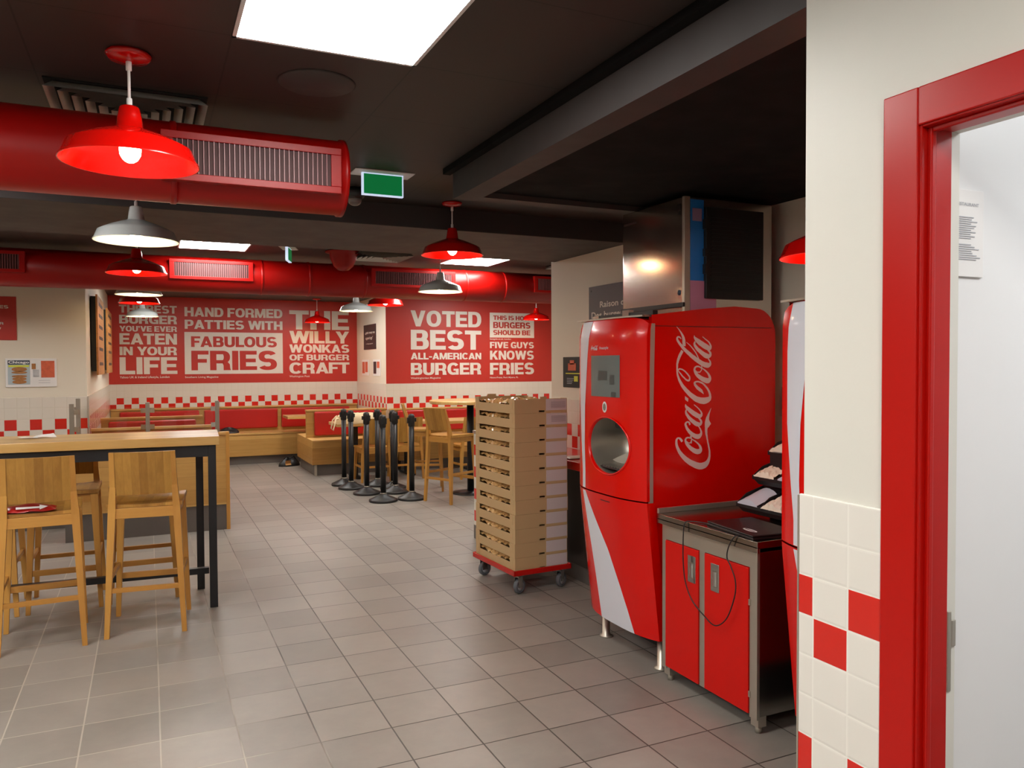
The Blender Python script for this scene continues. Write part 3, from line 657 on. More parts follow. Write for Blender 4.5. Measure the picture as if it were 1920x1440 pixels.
# dark poster and two clippings on the alcove side wall
def sidebox(name, m, y0, y1, z0, z1, par=None, x=3.26, d=0.008): return MB().box(x-d, x, y0, y1, z0, z1).build(name, m, par)
t = tag(sidebox('poster', 'plum', 12.05, 12.80, 1.80, 2.20), 'dark poster with pale lettering on the narrow wall between the murals', 'poster')
m_ = MB(); fs = lambda u, v: (3.2505, -u, v)
text_to(m_, '...gettin messy was', fs, -12.72, -12.10, 2.04, 2.09, 0.02); text_to(m_, 'a good sign"', fs, -12.68, -12.22, 1.95, 2.01, 0.02); text_to(m_, 'a happy guest', fs, -12.64, -12.22, 1.88, 1.90, 0.01)
m_.build('lettering', 'muralwhite', t, fixn=False)
for (y0, y1, lab, c) in ((12.52, 12.93, 'left small framed clipping under the dark poster', 'orangepr'), (11.80, 12.22, 'right small framed clipping under the dark poster, with a dark and a red photo', 'plum')):
    t = tag(sidebox('framed_print', 'paper', y0, y1, 1.375, 1.635), lab, 'poster', 'framed clippings on the alcove wall')
    sidebox('left_photo', c, (y0+y1)/2+0.02, y1-0.03, 1.41, 1.60, t, 3.252, 0.003); sidebox('right_photo', 'orangepr', y0+0.04, (y0+y1)/2-0.02, 1.50 if c == 'plum' else 1.43, 1.60, t, 3.252, 0.003)
# grey sign and menu poster on the wall behind the dispensers
t = tag(MB().box(XR-0.012, XR, 4.30, 5.355, 1.80, 2.158).build('wall_sign', 'charcoal', bevel=0.002), 'grey wall sign in French starting Raison de, cut off by the ice machine', 'sign')
m_ = MB(); fr = lambda u, v: (XR-0.0135, -u, v)
text_to(m_, 'Raison de ce choix', fr, -5.185, -4.42, 1.988, 2.035, 0.02); text_to(m_, 'Des burgers de mouton', fr, -5.31, -4.36, 1.893, 1.958, 0.02)
m_.build('lettering', 'muralwhite', t, fixn=False)
MB().lathe([(0, 0), (0.007, 0)], c=(XR-0.0135, 5.315, 2.125), n=10, axis=0).build('screw', 'black', t)
t = tag(MB().box(XR-0.006, XR, 5.44, 5.79, 1.36, 1.612).build('poster', 'boardblack'), 'small dark menu poster on the pale wall left of the red dispenser', 'poster')
m_ = MB().box(XR-0.009, XR-0.006, 5.57, 5.70, 1.50, 1.56).box(XR-0.009, XR-0.006, 5.60, 5.67, 1.55, 1.585); m_.build('orange_picture', 'orangepr', t)
m_ = MB().box(XR-0.009, XR-0.006, 5.50, 5.74, 1.472, 1.480).box(XR-0.009, XR-0.006, 5.54, 5.60, 1.41, 1.455); m_.build('lime_print', 'lime', t)
m_ = MB()
for k in range(4): m_.box(XR-0.009, XR-0.006, 5.64-.01*k, 5.72, 1.39+k*.014, 1.395+k*.014)
m_.build('white_print', 'paperink', t)
# half wall at the end of the counter
hw = struct(MB().box(2.64, XR, 6.11, 6.45, 0, 0.94).build('wall_half', 'paint'))
MB().box(2.63, 2.64, 6.105, 6.46, 0.12, 0.94).box(2.64, XR, 6.45, 6.46, 0.12, 0.94).build('tile_panel', 'tile_half', hw)
MB().box(2.622, XR, 6.10, 6.468, 0.94, 0.965).build('cap', 'steel', hw)
MB().box(2.626, 2.64, 6.10, 6.46, 0, 0.12).build('skirting', 'skirt', hw)
# paper notice in the corridor
t = tag(MB().box(1.49, 1.650, 1.112, 1.1178, 1.742, 1.928).build('notice', 'paper', bevel=0.001), 'white printed notice on the corridor wall seen through the doorway', 'notice')
m_ = MB(); fn_ = lambda u, v: (u, 1.1112, v)
text_to(m_, 'RESTAURANT', fn_, 1.559, 1.633, 1.893, 1.900, 0.02)
for k in range(21):
    if k in (11, 12): continue
    L = random.uniform(.06, .095); m_.box(1.53, 1.545+L, 1.1108, 1.112, 1.868-k*.0045, 1.870-k*.0045)
m_.build('print', 'paperink', t, fixn=False)
# ================================================================== drinks dispensers
COKE = (2.223, 3.2, 0.66)
def xe(z): return .075*(.86-z)/.69 if z < .86 else (0.02*max(0, z-1.70)/.1)**1.0
def dsurf(t, z, off=0.0, B=.055):
    """front skin of the dispenser in local coordinates (x towards the wall, y along the wall)"""
    return (xe(z)-B*(1-abs(2*t-1)**3)-off, t*COKE[2], z)
def skin(mb, pts_lr, off, mi=0, n=6):
    """strip on the skin: rows of (z, t_left, t_right)"""
    vs = []; fs = []
    for z, a, b in pts_lr:
        for k in range(n+1): vs.append(dsurf(a+(b-a)*k/n, z, off))
    for i in range(len(pts_lr)-1):
        for k in range(n): fs.append((i*(n+1)+k, i*(n+1)+k+1, (i+1)*(n+1)+k+1, (i+1)*(n+1)+k))
    mb.add(vs, fs, mi, True)
def interp(rows, n=24):
    out = []
    for i in range(n+1):
        z = rows[0][0]+(rows[-1][0]-rows[0][0])*i/n
        for a, b in zip(rows, rows[1:]):
            if (a[0]-z)*(b[0]-z) <= 1e-9:
                f = (z-a[0])/(b[0]-a[0]); f2 = f*f*(3-2*f) if False else f
                out.append((z,)+tuple(a[j]+(b[j]-a[j])*f2 for j in (1, 2))); break
    return out
def dispenser(loc, label, logo):
    t = thing('drinks_dispenser', label, 'drinks machine', loc, 0, 'tall red drinks dispensers')
    W = COKE[2]
    # cabinet behind the door: rounded top rear corner
    prof = [(0.035, 0.2), (0.83, 0.2), (0.83, 1.70)]
    for k in range(9):
        a = k*math.pi/16; prof.append((0.83-.13+.13*math.cos(a), 1.70+.145*math.sin(a)))
    prof += [(0.55, 1.852), (0.35, 1.835), (0.12, 1.808), (0.03, 1.797)]
    for k in range(6): z = 1.70-k*.17; prof.append((0.03, z))
    prof += [(0.03, .86), (0.10, .2)]
    pf = [(0.105, .2)]+prof[1:-8]+[(0.03, .86)]; n_ = len(pf)
    body = MB(); ya, yb = 0.004, W-0.004
    body.add([(a, ya, c) for a, c in pf]+[(a, yb, c) for a, c in pf], [tuple(range(n_))[::-1], tuple(range(n_, 2*n_))]+[(i, i+1, n_+i+1, n_+i) for i in range(n_-2)])
    low = [(a, min(c, 1.795)) for a, c in pf]
    body = MB()
    def slab(pr_, a0, a1): body.add([(a, a0, c) for a, c in pr_]+[(a, a1, c) for a, c in pr_], [tuple(range(n_))[::-1], tuple(range(n_, 2*n_))]+[(i, i+1, n_+i+1, n_+i) for i in range(n_-2)])
    slab(pf, ya, ya+.022); slab(pf, yb-.022, yb)
    lw_ = [(.105, .2), (.825, .2), (.825, 1.70), (.78, 1.78), (.70, 1.795), (.03, 1.795), (.03, .86)]; m2 = len(lw_)
    body.add([(a, ya+.022, c) for a, c in lw_]+[(a, yb-.022, c) for a, c in lw_], [(i, i+1, m2+i+1, m2+i) for i in range(m2-2)])
    bo = body.build('side_cabinet', 'cokered', t)
    MB().box(0.04, 0.80, 0.0022, 0.0042, 1.742, 1.745).build('seam', 'ductdark', t)
    # strip between door and cabinet
    s = MB()
    for zz in ((.2, .5), (.5, .86), (.86, 1.3), (1.3, 1.755)):
        a, b = xe(zz[0])+.012, xe(zz[1])+.012
        s.add([(a, 0.0005, zz[0]), (a+.026, 0.0005, zz[0]), (b+.026, 0.0005, zz[1]), (b, 0.0005, zz[1]), (a, 0.006, zz[0]), (a+.026, 0.006, zz[0]), (b+.026, 0.006, zz[1]), (b, 0.006, zz[1])],
              [(0, 1, 2, 3), (4, 7, 6, 5), (0, 4, 5, 1), (1, 5, 6, 2), (2, 6, 7, 3), (3, 7, 4, 0)])
    s.build('edge_strip', 'champ', t)
    # upper door with the oval opening
    z0, z1 = 0.872, 1.79; ct_, cz, rt, rz_ = 0.43, 1.128, 0.288, 0.149
    bd = []
    for k in range(24): bd.append((k/24, z0))
    for k in range(36): bd.append((1, z0+(z1-z0)*k/36))
    for k in range(24): bd.append((1-k/24, z1))
    for k in range(36): bd.append((0, z1-(z1-z0)*k/36))
    nb = len(bd); rings = 14
    def rc(tt, z):  # rounded upper corners and lip
        return dsurf(tt, z-0.035*abs(2*tt-1)**8*max(0, (z-1.6)/.19))
    vs = []; d = MB()
    for r in range(rings+1):
        f = (r/rings)**1.3
        for (bt, bz) in bd:
            an = math.atan2((bz-cz)/rz_, (bt-ct_)/rt); it, iz = ct_+rt*math.cos(an), cz+rz_*math.sin(an)
            p_ = rc(it+(bt-it)*f, iz+(bz-iz)*f)
            vs.append(p_)
    fs = [(r*nb+k, r*nb+(k+1) % nb, (r+1)*nb+(k+1) % nb, (r+1)*nb+k) for r in range(rings) for k in range(nb)]
    d.add(vs, fs, 0, True)
    # door edge returning to the cabinet
    last = vs[-nb:]
    d.add(last+[(0.034+xe(p_[2]), min(max(p_[1], 0.001), W-.001), min(p_[2], 1.785)) for p_ in last], [(k, (k+1) % nb, nb+(k+1) % nb, nb+k) for k in range(nb)], 0, False)
    door = d.build('upper_door', 'cokered', t)
    # steel rim and bowl
    ring = MB(); nn = 64; vr = []
    el = lambda a, s_, off: (lambda p_: (p_[0]+off, p_[1], p_[2]))(dsurf(ct_+rt*s_*math.cos(a), cz+rz_*s_*math.sin(a)))
    prof_r = [(1.03, -0.002), (1.015, -0.008), (0.985, -0.006), (0.965, 0.01)]
    for s_, of in prof_r:
        for k in range(nn): vr.append(el(2*math.pi*k/nn, s_, of))
    ring.add(vr, [(r*nn+k, r*nn+(k+1) % nn, (r+1)*nn+(k+1) % nn, (r+1)*nn+k) for r in range(3) for k in range(nn)], 0, True)
    ring.build('opening_rim', 'cokered', t)
    bw = MB(); vb = []
    pr = [(0.985, 0.0), (0.965, 0.012), (0.96, 0.06), (0.95, 0.13), (0.90, 0.19), (0.75, 0.235), (0.45, 0.26), (0.02, 0.265)]
    for s_, of in pr:
        for k in range(nn):
            a = 2*math.pi*k/nn; q = dsurf(ct_+rt*s_*math.cos(a), cz+rz_*s_*math.sin(a))
            vb.append(((q[0] if of < .02 else -0.05)+of, q[1], q[2]))
    bw.add(vb, [(r*nn+k, r*nn+(k+1) % nn, (r+1)*nn+(k+1) % nn, (r+1)*nn+k) for r in range(len(pr)-1) for k in range(nn)], 0, True)
    bowl = bw.build('steel_bowl', 'steel', t)
    cy = ct_*W
    MB().box(0.02, 0.11, cy-.045, cy+.045, cz+.085, cz+.15).build('nozzle', 'black', t, bevel=0.01)
    MB().box(-0.03, 0.15, cy-.12, cy+.12, cz-.125, cz-.115).build('drip_tray', 'black', t, bevel=0.003)
    g_ = MB()
    for k in range(9): g_.box(-0.025, 0.14, cy-.105+k*.026, cy-.1+k*.026, cz-.115, cz-.110)
    g_.build('drip_grill', 'steel', t)
    g_ = MB(); g_.grid(lambda u, v: (0.05+.11*math.sin(math.pi*u), cy-.15+.30*u, cz-.125+(.02+.075*math.sin(math.pi*u))*v), 16, 3); g_.build('splash_plate', 'steel', t)
    # stripe on the upper door, screen, badge, small logo
    b = MB(); skin(b, interp([(1.785, .68, .90), (1.60, .735, .925), (1.33, .79, .925), (1.12, .80, .885), (0.97, .785, .85), (0.875, .785, .85)], 40), 0.0018)
    b.build('stripe', 'band', door)
    b = MB(); skin(b, [(1.60, .25, .665), (1.384, .25, .665)], 0.003, n=8); sc_ = b.build('screen', 'screen', t)
    b = MB(); skin(b, [(1.52, .42, .55), (1.47, .42, .55)], 0.0045, n=3); skin(b, [(1.50, .32, .38), (1.45, .32, .38)], 0.0045, n=3); skin(b, [(1.41, .3, .36), (1.385, .3, .36)], 0.0045, n=3)
    b.build('screen_picture', 'screendk', sc_)
    b = MB(); vs = [dsurf(.455+.034*math.cos(a), 1.33+.029*math.sin(a), 0.003) for a in [2*math.pi*k/24 for k in range(24)]]
    b.add(vs, [tuple(range(24))]); bg = b.build('badge', 'paper', t)
    b = MB(); vs = [dsurf(.455+.022*math.cos(a), 1.33+.019*math.sin(a), 0.0042) for a in [2*math.pi*k/24 for k in range(24)]]
    b.add(vs, [tuple(range(24))]); b.build('badge_centre', 'greysteel', bg)
    b = MB(); text_to(b, 'freestyle', lambda u, v: dsurf(1-u, v, 0.003), 1-.53, 1-.40, 1.628, 1.648, 0.0)
    small_logo(b, lambda u, v: dsurf(.665-u*.11/1.0, v, 0.003), 1.628, 0.026)
    b.build('small_lettering', 'band', door, fixn=False)
    # lower door
    b = MB(); b.grid(lambda u, v: dsurf(u, 0.165+(0.865-.165)*v), 28, 14)
    edge = [dsurf(k/28, .165) for k in range(29)]
    b.add(edge+[(.10, p_[1], .175) for p_ in edge], [(k, k+1, 30+k, 29+k) for k in range(28)])
    for tt in (0, 1):
        e_ = [dsurf(tt, .165+.7*k/14) for k in range(15)]; b.add(e_+[(p_[0]+.05, p_[1], p_[2]) for p_ in e_], [(k, k+1, 16+k, 15+k) for k in range(14)])
    ld = b.build('lower_door', 'cokered', t)
    b = MB(); skin(b, interp([(0.86, .784, .850), (0.72, .64, .815), (0.57, .482, .772), (0.40, .36, .735), (0.28, .285, .715), (0.1655, .226, .698)], 30), 0.0018, n=14)
    b.build('stripe', 'band', ld)
    b = MB(); skin(b, [(0.838, .39, .53), (0.833, .39, .53)], 0.002, n=4); b.build('vent_slot', 'ductdark', ld)
    # lid, feet
    b = MB(); b.grid(lambda u, v: (-0.045+.025*abs(2*u-1)**3+.17*v, .012+(W-.02)*u, 1.797+.004*v), 16, 2); b.grid(lambda u, v: (-0.045+.025*abs(2*u-1)**3, .012+(W-.02)*u, 1.789+.008*v), 16, 1)
    b.box(0.0, .16, .02, W-.02, 1.79, 1.799); b.build('steel_lid', 'steel', t)
    for (fx, fy_) in ((.13, .06), (.13, W-.07), (.72, .06), (.72, W-.07)):
        MB().lathe([(0, 0), (.038, 0), (.036, .008), (.022, .014), (.021, .20), (0, .20)], c=(fx, fy_, 0), n=20).build('leg', 'steel', t)
    MB().box(.30, .80, .03, W-.03, .0, .2).build('base_box', 'black', t)
    if logo:
        b = MB(); k_ = 0
        ox, oy, oz = loc
        for st in COLA:
            P_ = [Vector((a/1000-ox, c/1000)) for a, c, w_ in st]; Wd = [w_/10000/2 for a, c, w_ in st]
            L_, R_ = [], []
            for i, p_ in enumerate(P_):
                dd = (P_[min(i+1, len(P_)-1)]-P_[max(i-1, 0)])
                dd = dd.normalized() if dd.length > 1e-9 else Vector((1, 0)); nn_ = Vector((-dd.y, dd.x))*Wd[i]
                L_.append(p_+nn_); R_.append(p_-nn_)
            yy = 0.0032-k_*0.00012; k_ += 1; n_ = len(P_)
            b.add([(q.x, yy, q.y) for q in L_]+[(q.x, yy, q.y) for q in R_], [(i, i+1, n_+i+1, n_+i) for i in range(n_-1)])
        for pl in COLAX:
            b.add([(a/1000-ox, 0.0029, c/1000) for a, c in pl], [tuple(range(len(pl)))])
        b.build('script_lettering', 'band2', bo, fixn=False)
    return t
M['band2'] = mat('pale_pink_white_vinyl', S(226, 196, 196), 0.4)
def small_logo(b, fn, z, s):
    """the same script word, small, for the door"""
    xs = [c for st in COLA for a, c, w_ in st]; us = [a for st in COLA for a, c, w_ in st]
    x0, x1, u0, u1 = min(xs), max(xs), min(us), max(us)
    for st in COLA:
        P_ = [Vector(((c-x0)/(x1-x0), (u1-a)/(u1-u0))) for a, c, w_ in st]; Wd = [max(.012, w_/10000/.6) for a, c, w_ in st]
        n_ = len(P_); L_, R_ = [], []
        for i, p_ in enumerate(P_):
            dd = P_[min(i+1, n_-1)]-P_[max(i-1, 0)]; dd = dd.normalized() if dd.length > 1e-9 else Vector((1, 0))
            nn_ = Vector((-dd.y, dd.x)); L_.append(p_+nn_*Wd[i]*.6); R_.append(p_-nn_*Wd[i]*.6)
        b.add([fn(q.x, z+q.y*s) for q in L_]+[fn(q.x, z+q.y*s) for q in R_], [(i, i+1, n_+i+1, n_+i) for i in range(n_-1)])
COLA = [[(2439,1162,125),(2437,1165,125),(2434,1169,125),(2431,1173,123),(2427,1176,119),(2425,1178,109),(2422,1179,95),(2420,1181,82),(2417,1181,75),(2415,1181,76),(2412,1181,82),(2410,1180,91),(2408,1178,100),(2406,1175,107),(2404,1172,115),(2403,1168,123),(2403,1163,131),(2403,1157,137),(2404,1150,142),(2406,1142,148),(2409,1134,156),(2413,1127,165),(2417,1119,176),(2423,1110,188),(2429,1103,200),(2436,1095,212),(2444,1087,225),(2452,1080,239),(2460,1073,251),(2470,1066,263),(2481,1059,275),(2491,1053,287),(2502,1048,297),(2513,1043,308),(2524,1038,318),(2534,1035,326),(2544,1032,331),(2554,1031,334),(2563,1031,334),(2572,1033,331),(2580,1035,320),(2586,1038,301),(2592,1042,274),(2597,1047,245),(2601,1052,219),(2604,1057,195),(2607,1063,173),(2609,1069,152),(2611,1076,135),(2612,1083,123),(2612,1090,115),(2612,1097,109),(2612,1104,103),(2611,1111,98),(2609,1118,93),(2608,1124,90),(2606,1130,87),(2605,1137,85),(2603,1144,83),(2601,1150,83),(2600,1156,83),(2599,1162,85),(2597,1168,87),(2596,1174,90),(2595,1179,96),(2594,1185,106),(2592,1191,118),(2591,1197,130),(2591,1202,141),(2590,1208,148),(2590,1214,152),(2590,1219,157),(2591,1225,167),(2591,1232,185),(2592,1238,209),(2593,1245,232),(2594,1251,244),(2595,1257,243),(2596,1262,233),(2597,1268,218),(2598,1274,199),(2600,1280,174),(2603,1287,143),(2606,1295,111),(2609,1302,84),(2613,1309,61),(2616,1316,41),(2620,1323,25),(2622,1327,13)],[(2495,1150,51),(2496,1154,51),(2497,1161,53),(2498,1167,55),(2498,1172,57),(2495,1176,59),(2491,1178,62),(2486,1179,66),(2481,1180,69),(2477,1181,73),(2473,1181,78),(2469,1180,83),(2465,1179,88),(2463,1177,93),(2461,1174,98),(2459,1170,105),(2459,1166,113),(2461,1161,124),(2463,1156,137),(2466,1151,151),(2471,1145,163),(2476,1140,175),(2482,1135,187),(2488,1129,198),(2495,1124,208),(2502,1120,219),(2509,1115,230),(2516,1112,240),(2523,1109,247),(2530,1107,254),(2537,1106,259),(2543,1107,260),(2548,1108,255),(2551,1110,239),(2554,1113,215),(2555,1117,189),(2555,1121,166),(2554,1126,146),(2552,1132,127),(2548,1137,109),(2544,1142,95),(2540,1146,86),(2534,1151,80),(2529,1155,75),(2523,1159,70),(2517,1163,63),(2510,1166,57),(2504,1170,51),(2500,1172,47)],[(2467,1163,31),(2469,1161,34),(2472,1158,37),(2475,1156,41),(2478,1154,44),(2481,1153,48),(2484,1153,52),(2487,1153,55),(2490,1154,57),(2492,1157,56),(2494,1160,54),(2495,1164,52),(2496,1167,51)],[(2487,1245,101),(2486,1247,98),(2485,1251,95),(2483,1255,92),(2481,1258,88),(2478,1259,84),(2475,1260,79),(2472,1261,75),(2469,1260,75),(2466,1259,80),(2464,1258,89),(2462,1255,99),(2460,1253,107),(2459,1251,112),(2459,1248,116),(2460,1245,120),(2461,1242,125),(2464,1237,134),(2467,1230,144),(2471,1224,154),(2476,1219,163),(2480,1214,172),(2485,1209,180),(2490,1205,188),(2495,1201,196),(2501,1197,204),(2507,1193,213),(2513,1190,221),(2519,1187,228),(2525,1185,235),(2531,1184,243),(2537,1183,246),(2542,1184,242),(2547,1186,225),(2551,1189,199),(2555,1193,170),(2557,1197,147),(2558,1201,129),(2558,1206,114),(2557,1211,101),(2555,1215,89),(2553,1220,79),(2550,1225,71),(2547,1229,64),(2544,1233,57),(2540,1236,51),(2536,1238,46),(2532,1240,41),(2530,1242,38)],[(2494,1173,63),(2494,1176,76),(2494,1181,95),(2493,1186,113),(2493,1190,126)],[(2466,1324,69),(2465,1323,73),(2463,1320,79),(2462,1318,86),(2461,1315,94),(2461,1312,104),(2462,1308,115),(2463,1305,127),(2465,1301,138),(2469,1296,148),(2474,1290,158),(2479,1284,167),(2484,1279,176),(2490,1274,185),(2496,1269,194),(2503,1264,201),(2509,1260,209),(2515,1256,217),(2521,1252,225),(2528,1249,230),(2533,1247,228),(2539,1246,217),(2544,1245,197),(2549,1246,176),(2553,1247,159),(2555,1249,149),(2557,1253,141),(2558,1257,135),(2557,1261,127),(2556,1264,118),(2553,1268,108),(2549,1272,98),(2546,1275,89),(2541,1279,81),(2537,1283,74),(2533,1286,68),(2530,1289,63)],[(2459,1351,31),(2459,1349,52),(2460,1346,81),(2460,1342,112),(2462,1339,138),(2464,1336,156),(2468,1333,171),(2472,1329,183),(2477,1326,195),(2483,1321,206),(2490,1316,217),(2498,1311,227),(2505,1306,234),(2512,1302,239),(2520,1298,244),(2527,1294,245),(2533,1291,241),(2539,1289,230),(2544,1288,215),(2549,1287,196),(2553,1288,178),(2556,1290,161),(2559,1293,142),(2560,1297,124),(2561,1300,108),(2559,1304,95),(2557,1309,82),(2553,1313,72),(2549,1318,64),(2545,1322,58),(2540,1327,55),(2534,1331,53),(2530,1335,51),(2525,1338,48),(2520,1342,47),(2515,1345,45),(2512,1347,44)],[(2573,1399,13),(2571,1402,41),(2567,1407,82),(2562,1412,123),(2558,1417,153),(2552,1420,166),(2547,1424,169),(2541,1428,167),(2536,1431,165),(2532,1434,161),(2528,1438,154),(2525,1441,146),(2522,1444,139),(2519,1447,133),(2517,1451,127),(2516,1454,120),(2515,1457,114),(2516,1459,106),(2518,1461,97),(2521,1462,88),(2524,1463,82),(2528,1464,79),(2533,1464,78),(2538,1464,78),(2543,1463,79),(2549,1461,81),(2555,1459,83),(2562,1457,86),(2568,1453,89),(2574,1449,92),(2581,1443,95),(2587,1437,99),(2593,1432,102),(2598,1426,107),(2602,1420,111),(2606,1414,116),(2609,1408,122),(2611,1403,126),(2613,1398,129),(2614,1393,135),(2614,1388,148),(2614,1384,171),(2612,1380,203),(2610,1376,235),(2605,1373,263),(2600,1370,286),(2592,1368,307),(2584,1366,324),(2575,1365,332),(2565,1366,329),(2554,1367,318),(2543,1370,304),(2533,1373,292),(2524,1376,282),(2516,1381,272),(2508,1386,262),(2500,1391,252),(2491,1397,242),(2483,1403,233),(2475,1410,223),(2467,1417,213),(2459,1424,203),(2452,1431,194),(2445,1438,184),(2439,1445,175),(2434,1452,165),(2429,1460,155),(2424,1467,146),(2420,1474,137),(2417,1481,128),(2414,1488,119),(2411,1495,112),(2409,1502,105),(2408,1508,100),(2407,1514,96),(2407,1521,93),(2407,1527,93),(2407,1533,95),(2407,1539,100),(2407,1546,105),(2407,1552,112),(2408,1558,119),(2410,1563,127),(2411,1569,135),(2413,1574,143),(2415,1580,149),(2418,1585,154),(2420,1591,159),(2423,1596,161),(2427,1603,162),(2432,1610,160),(2436,1617,157),(2439,1621,156)],[(2449,1644,187),(2449,1648,187),(2449,1653,188),(2449,1658,188),(2448,1663,187),(2448,1668,184),(2448,1672,181),(2447,1676,176),(2446,1680,168),(2445,1685,157),(2443,1691,142),(2440,1697,127),(2437,1702,112),(2433,1708,98),(2429,1714,83),(2424,1719,69),(2420,1725,56),(2415,1730,43),(2409,1735,31),(2405,1740,20),(2401,1744,12)],[(2410,1524,68),(2412,1525,68),(2416,1527,68),(2420,1529,68),(2425,1529,68),(2431,1528,68),(2437,1527,68),(2443,1524,68),(2449,1521,69),(2455,1517,71),(2460,1513,73),(2465,1508,76),(2470,1504,78),(2474,1500,79),(2478,1495,80),(2482,1491,80),(2484,1487,82),(2485,1482,85),(2484,1478,89),(2483,1474,93),(2481,1471,94),(2478,1470,93),(2474,1470,89),(2470,1471,85),(2465,1473,81),(2460,1476,79),(2454,1481,78),(2448,1486,76),(2442,1490,75),(2438,1494,74),(2434,1498,73),(2431,1502,71),(2427,1506,68),(2423,1510,64),(2419,1514,57),(2416,1518,51),(2413,1521,47)],[(2547,1509,44),(2550,1513,47),(2554,1518,50),(2559,1524,54),(2560,1528,57),(2558,1532,60),(2554,1535,63),(2548,1538,66),(2543,1540,70),(2538,1541,74),(2533,1541,78),(2528,1541,83),(2524,1539,88),(2520,1537,95),(2517,1534,102),(2515,1530,110),(2514,1526,120),(2515,1521,131),(2518,1515,144),(2521,1509,158),(2526,1503,171),(2531,1498,183),(2537,1493,194),(2544,1489,205),(2550,1485,216),(2557,1481,227),(2565,1477,238),(2572,1474,247),(2579,1472,255),(2585,1470,263),(2591,1468,271),(2597,1468,274),(2602,1468,269),(2606,1471,251),(2609,1474,223),(2612,1478,192),(2612,1483,167),(2611,1488,147),(2608,1494,130),(2604,1500,115),(2600,1505,102),(2595,1510,92),(2589,1515,83),(2584,1519,77),(2578,1523,70),(2574,1526,64),(2569,1528,58),(2565,1531,54),(2561,1534,51),(2560,1538,50),(2559,1543,50),(2558,1548,50),(2558,1551,51)],[(2522,1519,38),(2523,1518,40),(2526,1516,44),(2529,1514,48),(2533,1512,51),(2536,1512,53),(2540,1512,55),(2544,1512,56),(2547,1513,57)],[(2430,1680,50),(2429,1682,53),(2426,1685,58),(2424,1687,63),(2421,1689,68),(2418,1690,73),(2414,1690,77),(2411,1690,81),(2409,1689,87),(2407,1686,94),(2406,1683,102),(2406,1679,110),(2408,1674,118),(2411,1669,124),(2416,1663,130),(2422,1656,136),(2429,1649,143),(2435,1643,150),(2441,1637,158),(2448,1631,167),(2456,1624,175),(2465,1617,183),(2475,1610,192),(2485,1603,200),(2494,1596,207),(2503,1590,213),(2512,1585,218),(2520,1579,223),(2529,1574,228),(2538,1569,233),(2547,1564,238),(2556,1559,243),(2564,1555,248),(2573,1552,256),(2581,1549,266),(2589,1548,272),(2596,1547,269),(2602,1547,250),(2607,1549,220),(2611,1551,188),(2613,1554,160),(2614,1557,139),(2614,1560,120),(2614,1564,104),(2612,1568,90),(2609,1572,78),(2606,1575,69),(2602,1579,62),(2600,1581,58)],[(2463,1664,25),(2469,1660,31),(2477,1654,40),(2486,1648,50),(2494,1641,57),(2501,1634,60),(2509,1626,63),(2516,1618,63),(2522,1611,63),(2528,1602,61),(2533,1593,57),(2538,1585,53),(2541,1579,51)],[(2518,1668,76),(2517,1666,86),(2515,1662,101),(2513,1657,117),(2514,1653,132),(2516,1648,146),(2521,1642,159),(2526,1636,172),(2532,1630,183),(2540,1624,194),(2548,1619,204),(2556,1613,213),(2564,1608,222),(2572,1603,234),(2579,1599,247),(2586,1596,256),(2592,1594,256),(2598,1593,241),(2604,1593,216),(2609,1595,188),(2612,1596,167),(2614,1599,154),(2615,1603,145),(2615,1607,137),(2614,1611,128),(2611,1614,117),(2608,1618,105),(2604,1621,93),(2599,1625,83),(2595,1629,75),(2590,1633,67),(2585,1636,62),(2582,1639,57)],[(2512,1699,19),(2512,1697,38),(2513,1694,65),(2513,1690,96),(2516,1686,126),(2519,1683,156),(2524,1678,187),(2530,1674,217),(2536,1670,240),(2542,1666,256),(2549,1661,267),(2557,1657,275),(2564,1653,280),(2571,1649,283),(2579,1645,285),(2586,1642,282),(2592,1639,275),(2598,1637,259),(2603,1635,238),(2607,1633,214),(2610,1633,192),(2613,1635,172),(2615,1638,151),(2616,1641,132),(2617,1645,115),(2615,1649,101),(2612,1655,89),(2609,1660,79),(2605,1665,70),(2600,1669,65),(2596,1672,62),(2590,1675,60),(2585,1679,57),(2579,1682,53),(2573,1687,47),(2568,1690,42),(2564,1693,38)]]
COLAX = [[(2601,1225),(2621,1246),(2610,1262),(2606,1270),(2590,1254)],[(2456,1392),(2477,1379),(2475,1362),(2456,1374)]]

dispenser((2.223, 3.2, 0), 'tall red drinks dispenser in full view with white script lettering on its side', True)
dispenser((2.223, 1.635, 0), 'second red drinks dispenser, mostly hidden behind the pale door wall', False)
# ice machine on top
t = thing('ice_machine', 'steel ice machine with black filter panel on top of the red dispenser', 'ice machine', (2.49, 3.25, 1.797))
MB().box(0, .58, 0, .575, 0, .615).build('housing', 'mirror', t, bevel=0.006)
MB().box(-0.006, .03, -.004, .016, .0, .613).build('corner_post', 'steel', t, bevel=0.002)
MB().box(-0.014, .0, -.004, .575, .05, .072).build('base_rail', 'black', t)
MB().box(.034, .118, -.002, .0, .185, .60).build('blue_reflection', 'blue', t)  # blue reflection in the steel, painted as a flat patch
MB().box(.034, .20, -.002, .0, .012, .185).build('pink_reflection', 'pinkreflect', t)  # pink reflection below it, likewise put in as plain colour
MB().box(.045, .105, -.003, -.0015, .49, .555).build('rating_label', 'pinkst', t)
f = MB().box(.121, .503, -.02, 0, .095, .565).build('filter_panel', 'filter', t, bevel=0.004)
s = MB()
for k in range(20): s.box(.15, .48, -.024, -.02, .13+k*.02, .138+k*.02)
s.build('louvre', 'filter', f); MB().box(.108, .121, -.026, -.006, .45, .50).box(.108, .121, -.026, -.006, .22, .27).box(.108, .121, -.026, -.006, .31, .35).build('clip', 'black', f)
s = MB().box(-.002, 0, .43, .56, .545, .555); s.build('nameplate', 'plum', t)
s = MB()
